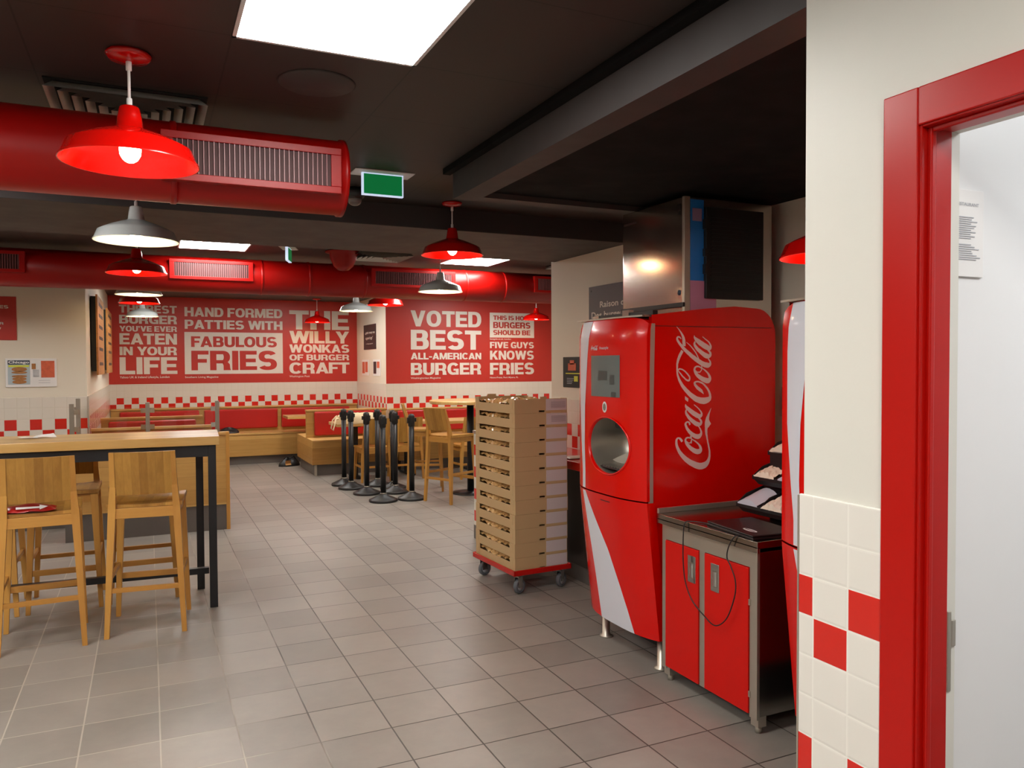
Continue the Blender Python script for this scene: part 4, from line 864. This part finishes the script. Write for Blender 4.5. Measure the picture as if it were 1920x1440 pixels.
s.lathe([(0, -.002), (.014, -.002), (.014, 0)], c=(0, .045, .125), n=20, axis=0); s.build('round_badge', 'navy', t)
s = MB().box(-.002, 0, .035, .06, .545, .58).box(-.002, 0, .042, .05, .525, .535); s.build('indicator', 'black', t)
t = thing('bracket_rail', 'black and steel hinge rail along the top front of the dispenser', 'rail', (2.30, 3.26, 1.803))
MB().box(0, .03, .0, .56, .0, .022).build('rail', 'black', t); MB().box(-.012, .02, .20, .26, 0, .035).box(-.012, .03, .5, .56, 0, .02).build('bracket', 'chrome', t)
# hoses behind
t = thing('hose_valve', 'black valve box with hoses on the wall between the two dispensers', 'valve', (3.13, 3.19, 1.30))
MB().box(0, .045, -.05, .05, 0, .13).build('valve_box', 'black', t, bevel=0.008)
MB().tube([(0, 0, .12), (-.01, -.02, .17), (.02, -.06, .2), (.035, -.10, .12), (.03, -.12, -.1), (.03, -.12, -.3)], .008, 8).tube([(0.02, .03, 0), (.02, .03, -.1), (.03, .02, -.4)], .012, 8).build('hose', 'black', t)
# ------------------------------------------------------------------ low cabinet
t = thing('cabinet', 'low steel-framed red cabinet between the two dispensers', 'cabinet', (2.262, 2.47, 0))
CW, CD = .70, .86
MB().box(0.03, CD, 0.02, CW-.02, .075, .77).build('carcass', 'steeltop', t, bevel=0.002)
MB().box(0, CD, 0, CW, .79, .82).box(0, .012, 0, CW, .772, .80).build('worktop', 'steeltop', t, bevel=0.003)
MB().box(0.0, CD, CW-.014, CW, .82, .845).build('upstand', 'steel', t, bevel=0.002)
f = MB().box(.018, .032, .02, CW-.02, .70, .79).box(.018, .032, .02, .065, .065, .70).box(.018, .032, CW-.05, CW-.02, .065, .70).box(.018, .032, .355, .395, .075, .70)
f.build('front_frame', 'steel', t)
for k, (a, b) in enumerate(((.067, .353), (.397, CW-.052))):
    d_ = MB().box(.012, .030, a, b, .078, .697).build('door', 'cabred', t, bevel=0.002)
    hy = (b-.075) if k == 0 else (a+.045)
    h = MB().box(.008, .013, hy-.028, hy+.028, .54, .665).build('flush_handle', 'chrome', d_, bevel=0.002)
    MB().box(.0075, .009, hy-.015, hy+.015, .56, .635).build('finger_recess', 'greysteel', d_)
    MB().grid(lambda u, v: (.0072-.004*math.sin(math.pi*u), hy-.013+.026*u, .565+.065*v), 8, 1).build('grip', 'chrome', d_)
MB().box(.013, .019, .058, .068, .15, .175).box(.013, .019, .058, .068, .54, .565).build('hinge', 'steel', t)
for fx, fy_ in ((.05, .045), (.05, CW-.045), (.78, .045), (.78, CW-.045)):
    MB().box(fx-.022, fx+.022, fy_-.022, fy_+.022, .03, .078).lathe([(0, 0), (.014, 0), (.014, .032), (0, .032)], c=(fx, fy_, 0), n=16).build('leg', 'steel', t)
# laptop and cable
t = thing('laptop', 'closed black laptop with a white sticker on the steel worktop', 'laptop', (2.40, 2.655, .82), R(-6))
MB().box(-.12, .12, -.17, .17, 0, .012).build('base', 'laptop', t, bevel=0.004)
MB().box(-.12, .12, -.17, .17, .0135, .021).build('lid', 'laptop', t, bevel=0.004)
st = MB(); pts = [(-.065+.016*math.cos(a)+0, -.075+.045*math.sin(a)) for a in [2*math.pi*k/24 for k in range(24)]]
st.add([(x, y, .0216) for x, y in pts], [tuple(range(24))]); stk = st.build('sticker', 'paper', t)
st = MB()
for k in range(5): st.box(-.070, -.060, -.108+k*.014, -.100+k*.014, .0216, .0222)
st.build('sticker_print', 'plum', stk)
def smooth_path(ps, n=6):
    ps = [Vector(p_) for p_ in ps]; out = []
    for i in range(len(ps)-1):
        a, b, c, d = ps[max(i-1, 0)], ps[i], ps[i+1], ps[min(i+2, len(ps)-1)]
        for k in range(n):
            u = k/n; out.append(.5*((2*b)+(c-a)*u+(2*a-5*b+4*c-d)*u*u+(3*b-a-3*c+d)*u**3))
    return out+[ps[-1]]
cab = MB().tube(smooth_path([(2.345, 2.78, .8235), (2.31, 2.86, .8235), (2.275, 2.915, .8245), (2.253, 2.935, .817), (2.246, 2.94, .767), (2.245, 2.94, .642), (2.245, 2.924, .546), (2.245, 2.876, .472), (2.245, 2.789, .425), (2.245, 2.713, .403), (2.245, 2.639, .456), (2.245, 2.589, .562), (2.245, 2.583, .632), (2.245, 2.613, .689), (2.245, 2.637, .722), (2.246, 2.627, .771), (2.253, 2.60, .817), (2.275, 2.585, .8245), (2.30, 2.60, .8245)]), .0028, 8)
tag(cab.build('power_cable', 'black'), 'thin black cable looping down in front of the red cabinet doors', 'cable')
# napkin rack
t = thing('napkin_rack', 'stepped black plastic rack with three tiers on the steel worktop', 'rack', (2.60, 2.50, .82))
for k, (x, z) in enumerate(((0, .045), (.10, .17), (.20, .285))):
    y0, y1 = 0.0, .485
    b = MB(); 
    b.hexa([(x+.02, y0+.02, z-.03), (x+.15, y0+.02, z-.01), (x+.15, y1-.02, z-.01), (x+.02, y1-.02, z-.03)], [(x, y0, z), (x+.17, y0, z+.02), (x+.17, y1, z+.02), (x, y1, z)])
    for yy in (y0, y0+.16, y0+.32, y1-.008):
        b.prism([(x-.002, z), (x+.17, z+.02), (x+.17, z+.085), (x+.06, z+.055), (x-.002, z+.012)], yy, yy+.008, 1)
    b.box(x+.165, x+.175, y0, y1, z, z+.085).box(x-.004, x+.004, y0, y1, z-.006, z+.016)
    b.build('tier', 'black', t, bevel=0.002)
MB().box(.16, .26, .05, .43, 0, .30).build('stand', 'black', t)
def bundle(name, m, x, y, z, label, grp, kind):
    b = MB(); rnd = random.Random(int(x*1000+y*77))
    jig = [[rnd.uniform(-.004, .004) for _ in range(13)] for _ in range(9)]
    amp = .026 if kind == 'napkin' else .004
    def fn(u, v):
        i, j = int(u*8), int(v*12)
        return (x-.01+.13*u+jig[i][j]*amp*80*(.5), y+.006+.132*v, z+.018+(.045*u+.022*math.sin(math.pi*v))+jig[i][j]*amp*120*.5)
    b.grid(fn, 8, 12, smooth=(kind != 'napkin')); b.grid(lambda u, v: (x-.01+.13*v, y+.006+.132*u, z+.012), 2, 2)
    b.grid(lambda u, v: (fn(0, u)[0], fn(0, u)[1], z+.012+(fn(0, u)[2]-z-.012)*v), 12, 1)
    o = b.build(name, m); tag(o, label, 'napkins' if kind == 'napkin' else 'lids', grp); return o
gN, gL = 'cream napkins in the black rack', 'pale sleeves in the black rack'
bundle('napkin_stack', 'napkin', 2.60, 2.50+.168, .865, 'crumpled cream napkins in the lowest tier of the black rack', gN, 'napkin')
bundle('napkin_stack', 'napkin', 2.70, 2.50+.328, .990, 'cream napkins poking out at the left of the middle rack tier', gN, 'napkin')
bundle('napkin_stack', 'napkin', 2.80, 2.50+.328, 1.105, 'cream napkins in the top tier of the black rack', gN, 'napkin')
bundle('lid_sleeve', 'bag', 2.60, 2.50+.328, .865, 'pale sleeve of lids leftmost in the lowest rack tier', gL, 'sleeve')
bundle('lid_sleeve', 'bag', 2.60, 2.50+.008, .865, 'pale sleeve of lids right in the lowest rack tier, cut by the second dispenser', gL, 'sleeve')
bundle('lid_sleeve', 'bag', 2.70, 2.50+.168, .990, 'pale sleeve of lids in the middle rack tier by the second dispenser', gL, 'sleeve')
# ------------------------------------------------------------------ counter behind the cart
t = thing('service_counter', 'dark counter with red top running behind the tray cart', 'counter', (2.76, 3.93, 0))
MB().box(0, .40, 0, 2.16, .12, .80).build('base_cabinet', 'darkgloss', t); MB().box(.02, .40, 0, 2.16, 0, .12).build('plinth', 'skirt', t)
MB().box(-.03, .405, 0, 2.17, .80, .86).build('worktop', 'red', t, bevel=0.004)
tag(MB().box(-.09, .12, -.07, .07, 0, .008).build('tray', 'steel', loc=(2.86, 5.02, .862), bevel=0.003), 'small steel tray on the red counter top behind the cart', 'tray')
tag(MB().box(0, .012, -.012, .012, -.26, 0).build('hanging_strip', 'greysteel', loc=(2.715, 4.41, .80)), 'thin metal strip hanging beside the red dispenser', 'strip')
# ------------------------------------------------------------------ tray cart
CR = R(3.5); CX, CY = 2.218, 4.72; TW, TD, TH = .415, .60, .0975
def loc_(x, y, z):
    c, s_ = math.cos(CR), math.sin(CR); return (CX+c*x-s_*y, CY+s_*x+c*y, z)
t = thing('dolly', 'red four-wheeled dolly under the stack of cardboard trays', 'dolly', loc_(0, 0, 0), CR)
fr_ = MB().box(-.02, TW+.02, -.02, TD+.02, .140, .148)
for a in ((-.02, TW+.02, -.02, -.008), (-.02, TW+.02, TD+.008, TD+.02), (-.02, -.008, -.02, TD+.02), (TW+.008, TW+.02, -.02, TD+.02)): fr_.box(a[0], a[1], a[2], a[3], .132, .168)
fr_.build('deck', 'red', t, bevel=0.003)
for (x, y, a) in ((.04, .03, 20), (TW-.04, .03, 25), (.04, TD-.04, 10), (TW-.04, TD-.04, -15)):
    ca = MB().lathe([(0, .132), (.028, .132), (.028, .124), (.0, .122)], n=20)
    ca.box(-.02, .02, -.020, -.016, .045, .122).box(-.02, .02, .016, .020, .045, .122).box(-.022, .022, -.02, .02, .114, .122)
    c = ca.build('caster', 'chrome', t, loc=(x, y, 0), rot=(0, 0, R(a)))
    MB().lathe([(.0, -.012), (.030, -.013), (.034, -.016), (.044, -.016), (.05, -.010), (.05, .010), (.044, .016), (.034, .016), (.03, .013), (0, .012)], c=(0.008, 0, .05), n=32, axis=1).build('tyre', 'rubber', c)
    MB().lathe([(0, -.0165), (.010, -.0165), (.012, -.0145), (.03, -.0145), (.031, -.012)], c=(0.008, 0, .05), n=24, axis=1).lathe([(0, .0165), (.010, .0165), (.012, .0145), (.03, .0145), (.031, .012)], c=(0.008, 0, .05), n=24, axis=1).build('wheel', 'wheelhub', c)
def make_tray():
    t = thing('cardboard_tray', '', 'tray', (0, 0, 0), CR, 'cardboard bread trays stacked on the red dolly')
    b = MB(); th = .005; hl = .060; H_ = TH-.001
    b.box(0, TW, 0, TD, 0, th)
    for x in (0, TW-th):      # long sides: low in the middle, posts at the ends
        b.box(x, x+th, 0, TD, th, hl); b.box(x, x+th, 0, .075, hl, H_); b.box(x, x+th, TD-.06, TD, hl, H_)
    for y in (0, TD-th): 
        b.box(th, .19, y, y+th, th, H_); b.box(.235, TW-th, y, y+th, th, H_); b.box(.19, .235, y, y+th, .018, H_)
    b.box(-.001, .0, .03, .048, .03, H_).box(-.0012, 0, TD-.05, TD-.034, .02, H_)
    b.build('tray_body', 'card', t)
    MB().box(.245, TW-.004, -.0012, 0, .016, H_-.003).build('side_print', 'label', t)
    return t
def make_buns():
    b = MB(); rnd = random.Random(3)
    def lump(u, v):
        x = .012+u*(TW-.024); y = .012+v*(TD-.024)
        h = .055+.024*abs(math.sin(u*math.pi*3))*abs(math.sin(v*math.pi*4))+.010*math.sin(17*u+9*v)+.006*math.sin(41*v+23*u)+rnd.uniform(-.004, .004)
        return (x, y, max(.012, min(h, .088)))
    b.grid(lump, 22, 34, 0, False)
    return b
bmsh = make_buns().build('bun_bag', 'film')
M['bunfilm'] = mat('buns_under_film', S(236, 186, 126), 0.25, coat=0.8, var=0.35, vscale=22, bump=1.0, bscale=40)
bmsh.data.materials.clear(); bmsh.data.materials.append(M['bunfilm'])
names = ['topmost cardboard tray, open, with clear film over the buns', 'second cardboard tray from the top, with a printed label', 'third cardboard tray from the top', 'fourth cardboard tray from the top', 'fifth cardboard tray from the top', 'sixth cardboard tray from the top',
         'sixth cardboard tray from the bottom', 'fifth cardboard tray from the bottom', 'fourth cardboard tray from the bottom', 'third cardboard tray from the bottom', 'second cardboard tray from the bottom', 'lowest cardboard tray, standing on the red dolly']
tr0 = make_tray()
for k in range(12):
    kk = 11-k; jx = random.uniform(-.003, .003)
    L_ = loc_(jx, random.uniform(-.002, .002), .150+k*TH)
    if k == 0: tr0.location = L_; q = tr0
    else: q = dup(tr0, L_, CR)
    q['label'] = names[kk]
    bb_ = bmsh if k == 0 else bmsh.copy()
    if k: COL.objects.link(bb_)
    bb_.location = loc_(jx, 0, .156+k*TH); bb_.rotation_euler = (0, 0, CR)
    tag(bb_, 'golden buns under clear film in the '+names[kk].split(',')[0], 'buns', 'film-wrapped buns in the cardboard trays')
    if kk < 2:
        s = MB()
        for j in range(7): s.box(.285, TW-.015, -.0026, -.0012, .034+j*.0065, .036+j*.0065)
        s.build('printed_text', 'ink', q)
    if kk == 0:
        MB().box(.20, .25, -.001, .004, TH-.001, TH+.014).box(.10, .17, TD-.005, TD, TH-.001, TH+.016).build('tab', 'card', q)
# ------------------------------------------------------------------ seating
def make_chair(kind, label, cat, group, sh, top):
    """faces +y; backrest at -y"""
    t = thing(kind, label, cat, (0, 0, 0), 0, group)
    hi = sh > .6; sp = .215 if hi else .205; fy_ = .225 if hi else .215
    s = MB(); n = 8
    def st_(u, v, top_=True):
        x = -.2+.4*u; y = -.19+.41*v
        return (x, y, sh-.009*math.sin(math.pi*u)*(1-.5*v) if top_ else sh-.024)
    s.grid(lambda u, v: st_(u, v), n, n); s.grid(lambda u, v: st_(u, v, False), 1, 1)
    for e in (0, 1):
        s.grid(lambda u, v: (-.2+.4*e, -.19+.41*u, sh-.024+.024*v), 4, 1, smooth=False)
        s.grid(lambda u, v: (-.2+.4*u, -.19+.41*e, (sh-.024)+(st_(u, e)[2]-sh+.024)*v), n, 1, smooth=False)
    s.build('seat', 'oak', t)
    for x in (-1, 1):
        MB().leg((x*(sp-.012), fy_-.012, 0), (x*.172, .185, sh-.024), .026, .026, .044, .040).build('leg', 'oakleg', t, bevel=0.002)
        # rear leg continues into the back stile
        b = MB(); z1 = sh-.03
        pts = [(x*(sp-.010), -fy_+.014, 0, .026, .028), (x*.180, -.190, z1*.72, .036, .040), (x*.170, -.185, z1, .040, .044), (x*.163, -.200, sh+.10, .030, .036), (x*.159, -.262, top, .026, .020)]
        for p0, p1 in zip(pts, pts[1:]): b.leg(p0[:3], p1[:3], p0[3], p0[4], p1[3], p1[4])
        b.build('leg', 'oakleg', t)
    b = MB(); zb = sh+.052
    def back(u, v, o):
        y = -.196-.066*v; x = -.152+.304*u
        return (x, y-.020*math.sin(math.pi*u)+o, zb+(top-zb)*v)
    b.grid(lambda u, v: back(u, v, .009), 10, 4); b.grid(lambda u, v: back(u, v, -.009), 10, 4)
    b.grid(lambda u, v: back(u, 1, -.009+.018*v), 10, 1, smooth=False); b.grid(lambda u, v: back(u, 0, -.009+.018*v), 10, 1, smooth=False)
    b.build('backrest', 'oak', t)
    zt, zb2 = sh-.026, sh-.085
    MB().box(-.155, .155, .165, .185, zb2, zt).box(-.155, .155, -.200, -.180, zb2, zt).box(-.182, -.164, -.17, .17, zb2, zt).box(.164, .182, -.17, .17, zb2, zt).build('seat_frame', 'oakrail', t, bevel=0.002)
    def at(z, s_, f): # leg centre at height z
        k = z/(sh-.03); xx = (sp-.011)+(.176-(sp-.011))*k; yy = (fy_-.013)+(.186-(fy_-.013))*k
        return (s_*xx, f*yy, z)
    zz = (.255, .27, .33) if hi else (.16, .20, .20)
    if hi: MB().bar(at(zz[0], -1, 1), at(zz[0], 1, 1), .020, .034).build('footrest', 'oakrail', t)
    MB().bar(at(zz[1], -1, -1), at(zz[1], 1, -1), .018, .026).build('stretcher', 'oakrail', t)
    for s_ in (-1, 1): MB().bar(at(zz[2], s_, -1), at(zz[2], s_, 1), .016, .026).build('stretcher', 'oakrail', t)
    return t
GS = 'oak bar stools'
st0 = make_chair('bar_stool', 'oak bar stool at the near side of the black-framed table, nearest its right end', 'bar stool', GS, .765, 1.068)
st0.location = (-.010, 5.17, 0); st0.rotation_euler = (0, 0, R(-6))
dup(st0, (-.558, 5.127, 0), R(3), 'oak bar stool with a red packet on its seat, at the left picture edge')
dup(st0, (-.500, 5.885, 0), R(180), 'oak bar stool on the far side of the table, between the two near ones')
dup(st0, (-.045, 5.90, 0), R(180), 'oak bar stool on the far side, hidden behind the right near stool')
dup(st0, (-.965, 5.885, 0), R(180), 'oak bar stool on the far side at the left picture edge, mostly cut off')
dup(st0, (3.118, 8.353, 0), R(-64.6), 'oak bar stool drawn up to the round high table, beside the black posts')
dup(st0, (3.10, 9.23, 0), R(-107.5), 'oak bar stool behind the round high table, its back seen edge-on')
GC = 'low oak chairs'
ch0 = make_chair('dining_chair', 'low oak chair with orange-lit seat, left of two behind the black posts', 'chair', GC, .46, .845)
ch0.location = (2.72, 10.30, 0)
dup(ch0, (3.19, 10.33, 0), R(-2), 'low oak chair with orange-lit seat, right of two behind the black posts')
dup(ch0, (3.98, 10.0, 0), R(4), 'low oak chair behind the round high table column, by the cardboard trays')
# bar table
t = thing('bar_table', 'long high oak-topped table with black steel frame at the left', 'table', (0.405, 5.30, 0), R(-3))
MB().box(-3.2, 0, 0, .56, 1.05, 1.105).build('table_top', 'oaktop', t, bevel=0.002)
for x in (-.068, -3.1):
    for y, dx in ((.03, 0), (.50, -.075)): MB().box(x+dx, x+dx+.048, y-.0, y+.048, 0, 1.05).build('leg', 'blackmetal', t, bevel=0.002)
    MB().box(x, x+.048, .078, .50, 1.0, 1.05).box(x+.008, x+.04, .078, .50, .165, .205).build('cross_rail', 'blackmetal', t)
MB().box(-3.1, -.068, .03, .078, .975, 1.05).box(-3.1, -.068, .50, .548, .975, 1.05).build('apron', 'blackmetal', t)
MB().box(-3.06, -.068, .26, .30, .165, .205).build('foot_rail', 'blackmetal', t)
b = MB(); b.grid(lambda u, v: (-.06+.12*u, -.035+.07*v, .004+.022*u*v+.004*math.sin(5*u)), 6, 4)
b.grid(lambda u, v: (-.14+.13*u, -.05+.09*v, .002+.008*math.sin(3*u+1)), 6, 3)
tag(b.build('paper_leaflet', 'paper', loc=(-.60, 5.72, 1.106), rot=(0, 0, R(20))), 'crumpled cream and white papers lying on the long high table', 'paper')
# red packet on the stool
b = MB(); b.grid(lambda u, v: (-.12+.24*u+.01*math.sin(9*v), -.06+.12*v, .004+.036*(math.sin(math.pi*u)**.5)*(math.sin(math.pi*v)**.6)+.003*math.sin(14*u)), 18, 10)
b.grid(lambda u, v: (-.12+.24*u, -.06+.12*v, .003), 1, 1)
t = tag(b.build('sauce_packet', 'cushion', loc=(-.60, 4.985, .764), rot=(0, 0, R(3)), fixn=True), 'shiny red packet with a white arrow lying on the left stool seat', 'packet')
b = MB(); b.add([(-.06, -.064, .022), (.05, -.064, .022), (.05, -.064, .014), (.09, -.062, .028), (.05, -.060, .040), (.05, -.062, .031), (-.06, -.062, .034)], [(0, 1, 5, 6), (2, 3, 4)]); b.build('white_arrow', 'paper', t, fixn=False)
# divider with glass screen
t = thing('booth_divider', 'oak boarded low divider behind the high table', 'divider', (-.68, 7.83, 0))
MB().box(0, 1.335, 0, .06, .24, .90).build('board_panel', 'oakpanel', t); MB().box(0, 1.335, .008, .06, 0, .24).build('plinth', 'skirt', t)
MB().box(1.335, 1.368, -.004, .07, 0, .926).build('end_post', 'oakleg', t, bevel=0.002); MB().box(-.01, 1.335, -.008, .07, .90, .926).build('cap_rail', 'oakrim', t, bevel=0.002)
t = thing('glass_screen', 'low clear glass screen on grey steel posts along the oak divider', 'glass screen', (-.68, 7.85, .927))
for x in (.065, .67, 1.265): MB().box(x-.018, x+.018, -.02, .02, 0, .295).build('post', 'greysteel', t, bevel=0.002)
for a, b_ in ((.10, .635), (.705, 1.23)):
    MB().box(a, b_, -.004, .004, .03, .25).build('pane', 'glass', t)
    c = MB()
    for x in (a-.018, b_-.022):
        for z in (.05, .20): c.box(x, x+.04, -.014, .014, z, z+.042)
    c.build('clamp', 'chrome', t)
t = thing('glass_screen', 'single grey steel post of a farther glass screen at the left wall corner', 'glass screen', (-.60, 8.35, 0))
MB().box(-.018, .018, -.02, .02, 0, 1.25).build('post', 'greysteel', t, bevel=0.002); MB().box(-.06, -.018, -.012, .012, 1.12, 1.17).build('clamp', 'chrome', t)
# booth benches
def bench(label, loc, L, top, cush, seat=.48, depth=.46, zb=.12, group='oak booth benches with red backs', both=False, leg=False, kz=None):
    """back along +y side at y=0..0.06, seat towards -y; runs +x"""
    t = thing('booth_bench', label, 'bench', loc, 0, group)
    MB().box(0, L, 0, .055, seat-.02, top-.022).build('back_panel', 'oakbench', t)
    MB().box(-.005, L, -.02, .062, top-.025, top).build('top_rail', 'oakrim', t, bevel=0.003)
    MB().box(0, L, -depth, .0, seat-.028, seat).build('seat', 'oakrim', t, bevel=0.003)
    MB().box(0.002, L, -depth+.012, .05, zb, seat-.028).build('front_panel', 'oakbench', t, bevel=0.002)
    MB().box(.04, L, -depth+.06, .05, 0, zb).build('plinth', 'skirt', t)
    if both:
        MB().box(0, L, .055, .055+depth*1.7, seat-.028, seat).build('seat', 'oakrim', t, bevel=0.003)
        MB().box(.002, L, .05, .05+depth*1.7-.01, zb, seat-.028).build('front_panel', 'oakbench', t)
        MB().box(.04, L, .05, .05+depth*1.7-.06, 0, zb).build('plinth', 'skirt', t)
    kz = kz or (seat+.045, top-.045)
    for a, b_ in cush: MB().box(a, b_, -.055, 0.0, kz[0], kz[1]).build('cushion', 'cushion', t, bevel=0.022, seg=4)
    if leg: MB().box(.035, .065, -depth+.02, -depth+.05, 0, zb).build('leg', 'steel', t)
    return t
bench('long oak bench with red cushions under the big mural', (-.52, 13.215, 0), 3.75, .895, [(.12, 1.24), (1.31, 2.43), (2.49, 3.61)], seat=.49, depth=.44, zb=.13)
bench('first oak booth bench behind the glass screen, red cushion', (-.52, 8.80, 0), 1.12, .93, [(.08, 1.05)])
bench('second oak booth bench behind the glass screen, nearer the mural', (-.52, 10.50, 0), 1.13, .93, [(.08, 1.05)])
bench('double-sided oak bench standing free before the alcove, with red cushion', (2.055, 11.44, 0), 1.18, .905, [(.11, 1.1)], seat=.50, depth=.44, zb=.155, both=True, leg=True, kz=(.53, .875))
bench('oak bench with red cushions along the wall under the VOTED BEST mural', (3.30, 11.42, 0), 3.6, .89, [(.10, 1.22), (1.28, 2.40), (2.46, 3.5)], seat=.50, depth=.44, zb=.15, kz=(.54, .86))
# dining tables
def table(label, loc, w_, d_, h, group='oak dining tables'):
    t = thing('dining_table', label, 'table', loc, 0, group)
    MB().box(0, w_, 0, d_, h-.04, h).build('table_top', 'oaktop', t, bevel=0.003)
    for x in (.3, w_-.3) if w_ > 1.1 else (w_/2,):
        MB().box(x-.035, x+.035, d_/2-.035, d_/2+.035, .02, h-.04).box(x-.04, x+.04, d_/2-.25, d_/2+.25, 0, .025).box(x-.03, x+.03, d_/2-.22, d_/2+.22, h-.055, h-.04).build('pedestal', 'blackmetal', t)
    return t
table('oak table behind the black posts, with a cream bag on it', (2.28, 10.42, 0), 1.35, .56, .76)
table('oak table end peeking out left of the free-standing bench', (1.93, 12.30, 0), .95, .50, .76)
table('oak table right of the round high table, mostly hidden', (3.72, 10.25, 0), 1.1, .62, .76)
table('oak table between the two booth benches', (-.45, 9.35, 0), .9, .60, .76)
t = thing('high_table', 'round high oak table on a black column, right of the black posts', 'table', (3.52, 8.75, 0))
MB().lathe([(0, 1.085), (.485, 1.085), (.492, 1.09), (.492, 1.118), (.485, 1.123), (0, 1.123)], n=64, smooth=False).build('table_top', 'oaktop', t)
MB().tube([(0, 0, .03), (0, 0, 1.085)], .042, 24).build('column', 'blackmetal', t)
MB().lathe([(0, 0), (.235, 0), (.235, .008), (.06, .03), (0, .032)], n=40).build('base', 'blackmetal', t)
MB().box(-.16, .16, -.16, .16, 1.075, 1.085).build('top_plate', 'blackmetal', t)
# ------------------------------------------------------------------ barrier posts
def make_post():
    t = thing('barrier_post', '', 'post', (0, 0, 0), 0, 'black retractable-belt barrier posts')
    MB().lathe([(0, 0), (.16, 0), (.163, .012), (.160, .026), (.15, .030), (.05, .075), (.042, .085), (.0, .085)], n=40).build('base', 'black', t)
    MB().lathe([(.036, .083), (.036, .098), (.0, .098)], n=24).build('collar', 'greysteel', t)
    MB().tube([(0, 0, .09), (0, 0, .86)], .031, 24).build('pole', 'black', t)
    MB().lathe([(.031, .84), (.038, .85), (.038, .955), (.034, .972), (.02, .984), (0, .988)], n=28).build('head', 'black', t)
    MB().box(.034, .056, -.018, .018, .895, .94).build('belt_end', 'black', t, bevel=0.003)
    MB().box(-.052, -.034, -.012, .012, .88, .945).box(-.012, .012, .034, .046, .88, .945).box(-.012, .012, -.046, -.034, .88, .945).build('belt_slot', 'black', t)
    return t
po = make_post()
P0 = [((2.28, 10.05), 10, 'leftmost of the black barrier posts, standing farthest left'), ((2.292, 9.71), 30, 'second black barrier post from the left'), ((2.364, 9.22), 200, 'third black barrier post from the left, its belt clip facing left'),
      ((2.655, 9.80), 10, 'fourth black barrier post from the left, set well back, seen through the group'), ((2.404, 8.64), 60, 'nearest black barrier post, in front of the others'), ((2.70, 9.16), -40, 'black barrier post directly behind the nearest one'), ((2.74, 8.63), 5, 'rightmost black barrier post, beside the bar stool leg'), ((2.765, 9.48), 80, 'black barrier post at the back of the group, only its head and base edge showing')]
for k, ((x, y), a, lab) in enumerate(P0):
    q = po if k == 0 else dup(po, (0, 0, 0), 0)
    q.location = (x, y, 0); q.rotation_euler = (0, 0, R(a)); q['label'] = lab
# bag on the table, bag on the floor, jacket
t = thing('tote_bag', 'slumped cream canvas bag with hanging handles on the table behind the posts', 'bag', (2.62, 10.62, .763))
b = MB(); b.grid(lambda u, v: ((.34*math.cos(2*math.pi*u))*(math.cos(v*math.pi/2)**.6), (.18*math.sin(2*math.pi*u))*(math.cos(v*math.pi/2)**.6), .13*math.sin(v*math.pi/2)+.012*math.sin(9*u*2*math.pi)*math.sin(v*math.pi)), 36, 10)
b.build('bag_body', 'linen', t)
b = MB(); b.tube([(-.26, -.05, .07), (-.33, -.10, .10), (-.385, -.12, .05), (-.41, -.13, -.06), (-.38, -.13, -.09), (-.36, -.12, -.02), (-.33, -.08, .05), (-.26, -.02, .06)], .010, 8); b.build('handle', 'linen', t)
t = thing('handbag', 'small black and tan bag lying on the floor by the free-standing bench', 'bag', (1.95, 12.33, 0), R(15))
b = MB(); b.grid(lambda u, v: (.17*math.cos(2*math.pi*u)*math.cos(v*math.pi/2), .09*math.sin(2*math.pi*u)*math.cos(v*math.pi/2), .10*math.sin(v*math.pi/2)*(1+.3*math.cos(2*math.pi*u*2))), 28, 8); b.build('body', 'black', t)
b = MB(); b.grid(lambda u, v: (-.10+.09*u, -.10+.02*math.sin(math.pi*v), .025+.07*v), 4, 4); b.build('tan_patch', 'tan', t)
MB().tube([(-.1, 0, .09), (-.05, 0, .15), (.02, 0, .11), (.07, 0, .15), (.12, 0, .08)], .009, 8).build('strap', 'black', t)
b = MB(); b.grid(lambda u, v: (.17*math.cos(2*math.pi*u)*math.cos(v*math.pi/2), .12*math.sin(2*math.pi*u)*math.cos(v*math.pi/2), .065*math.sin(v*math.pi/2)*(1+.4*math.cos(6*math.pi*u))), 28, 8)
tag(b.build('jacket', 'black', loc=(1.12, 12.98, .491)), 'crumpled black jacket on the long bench seat behind the glass screen post', 'jacket')
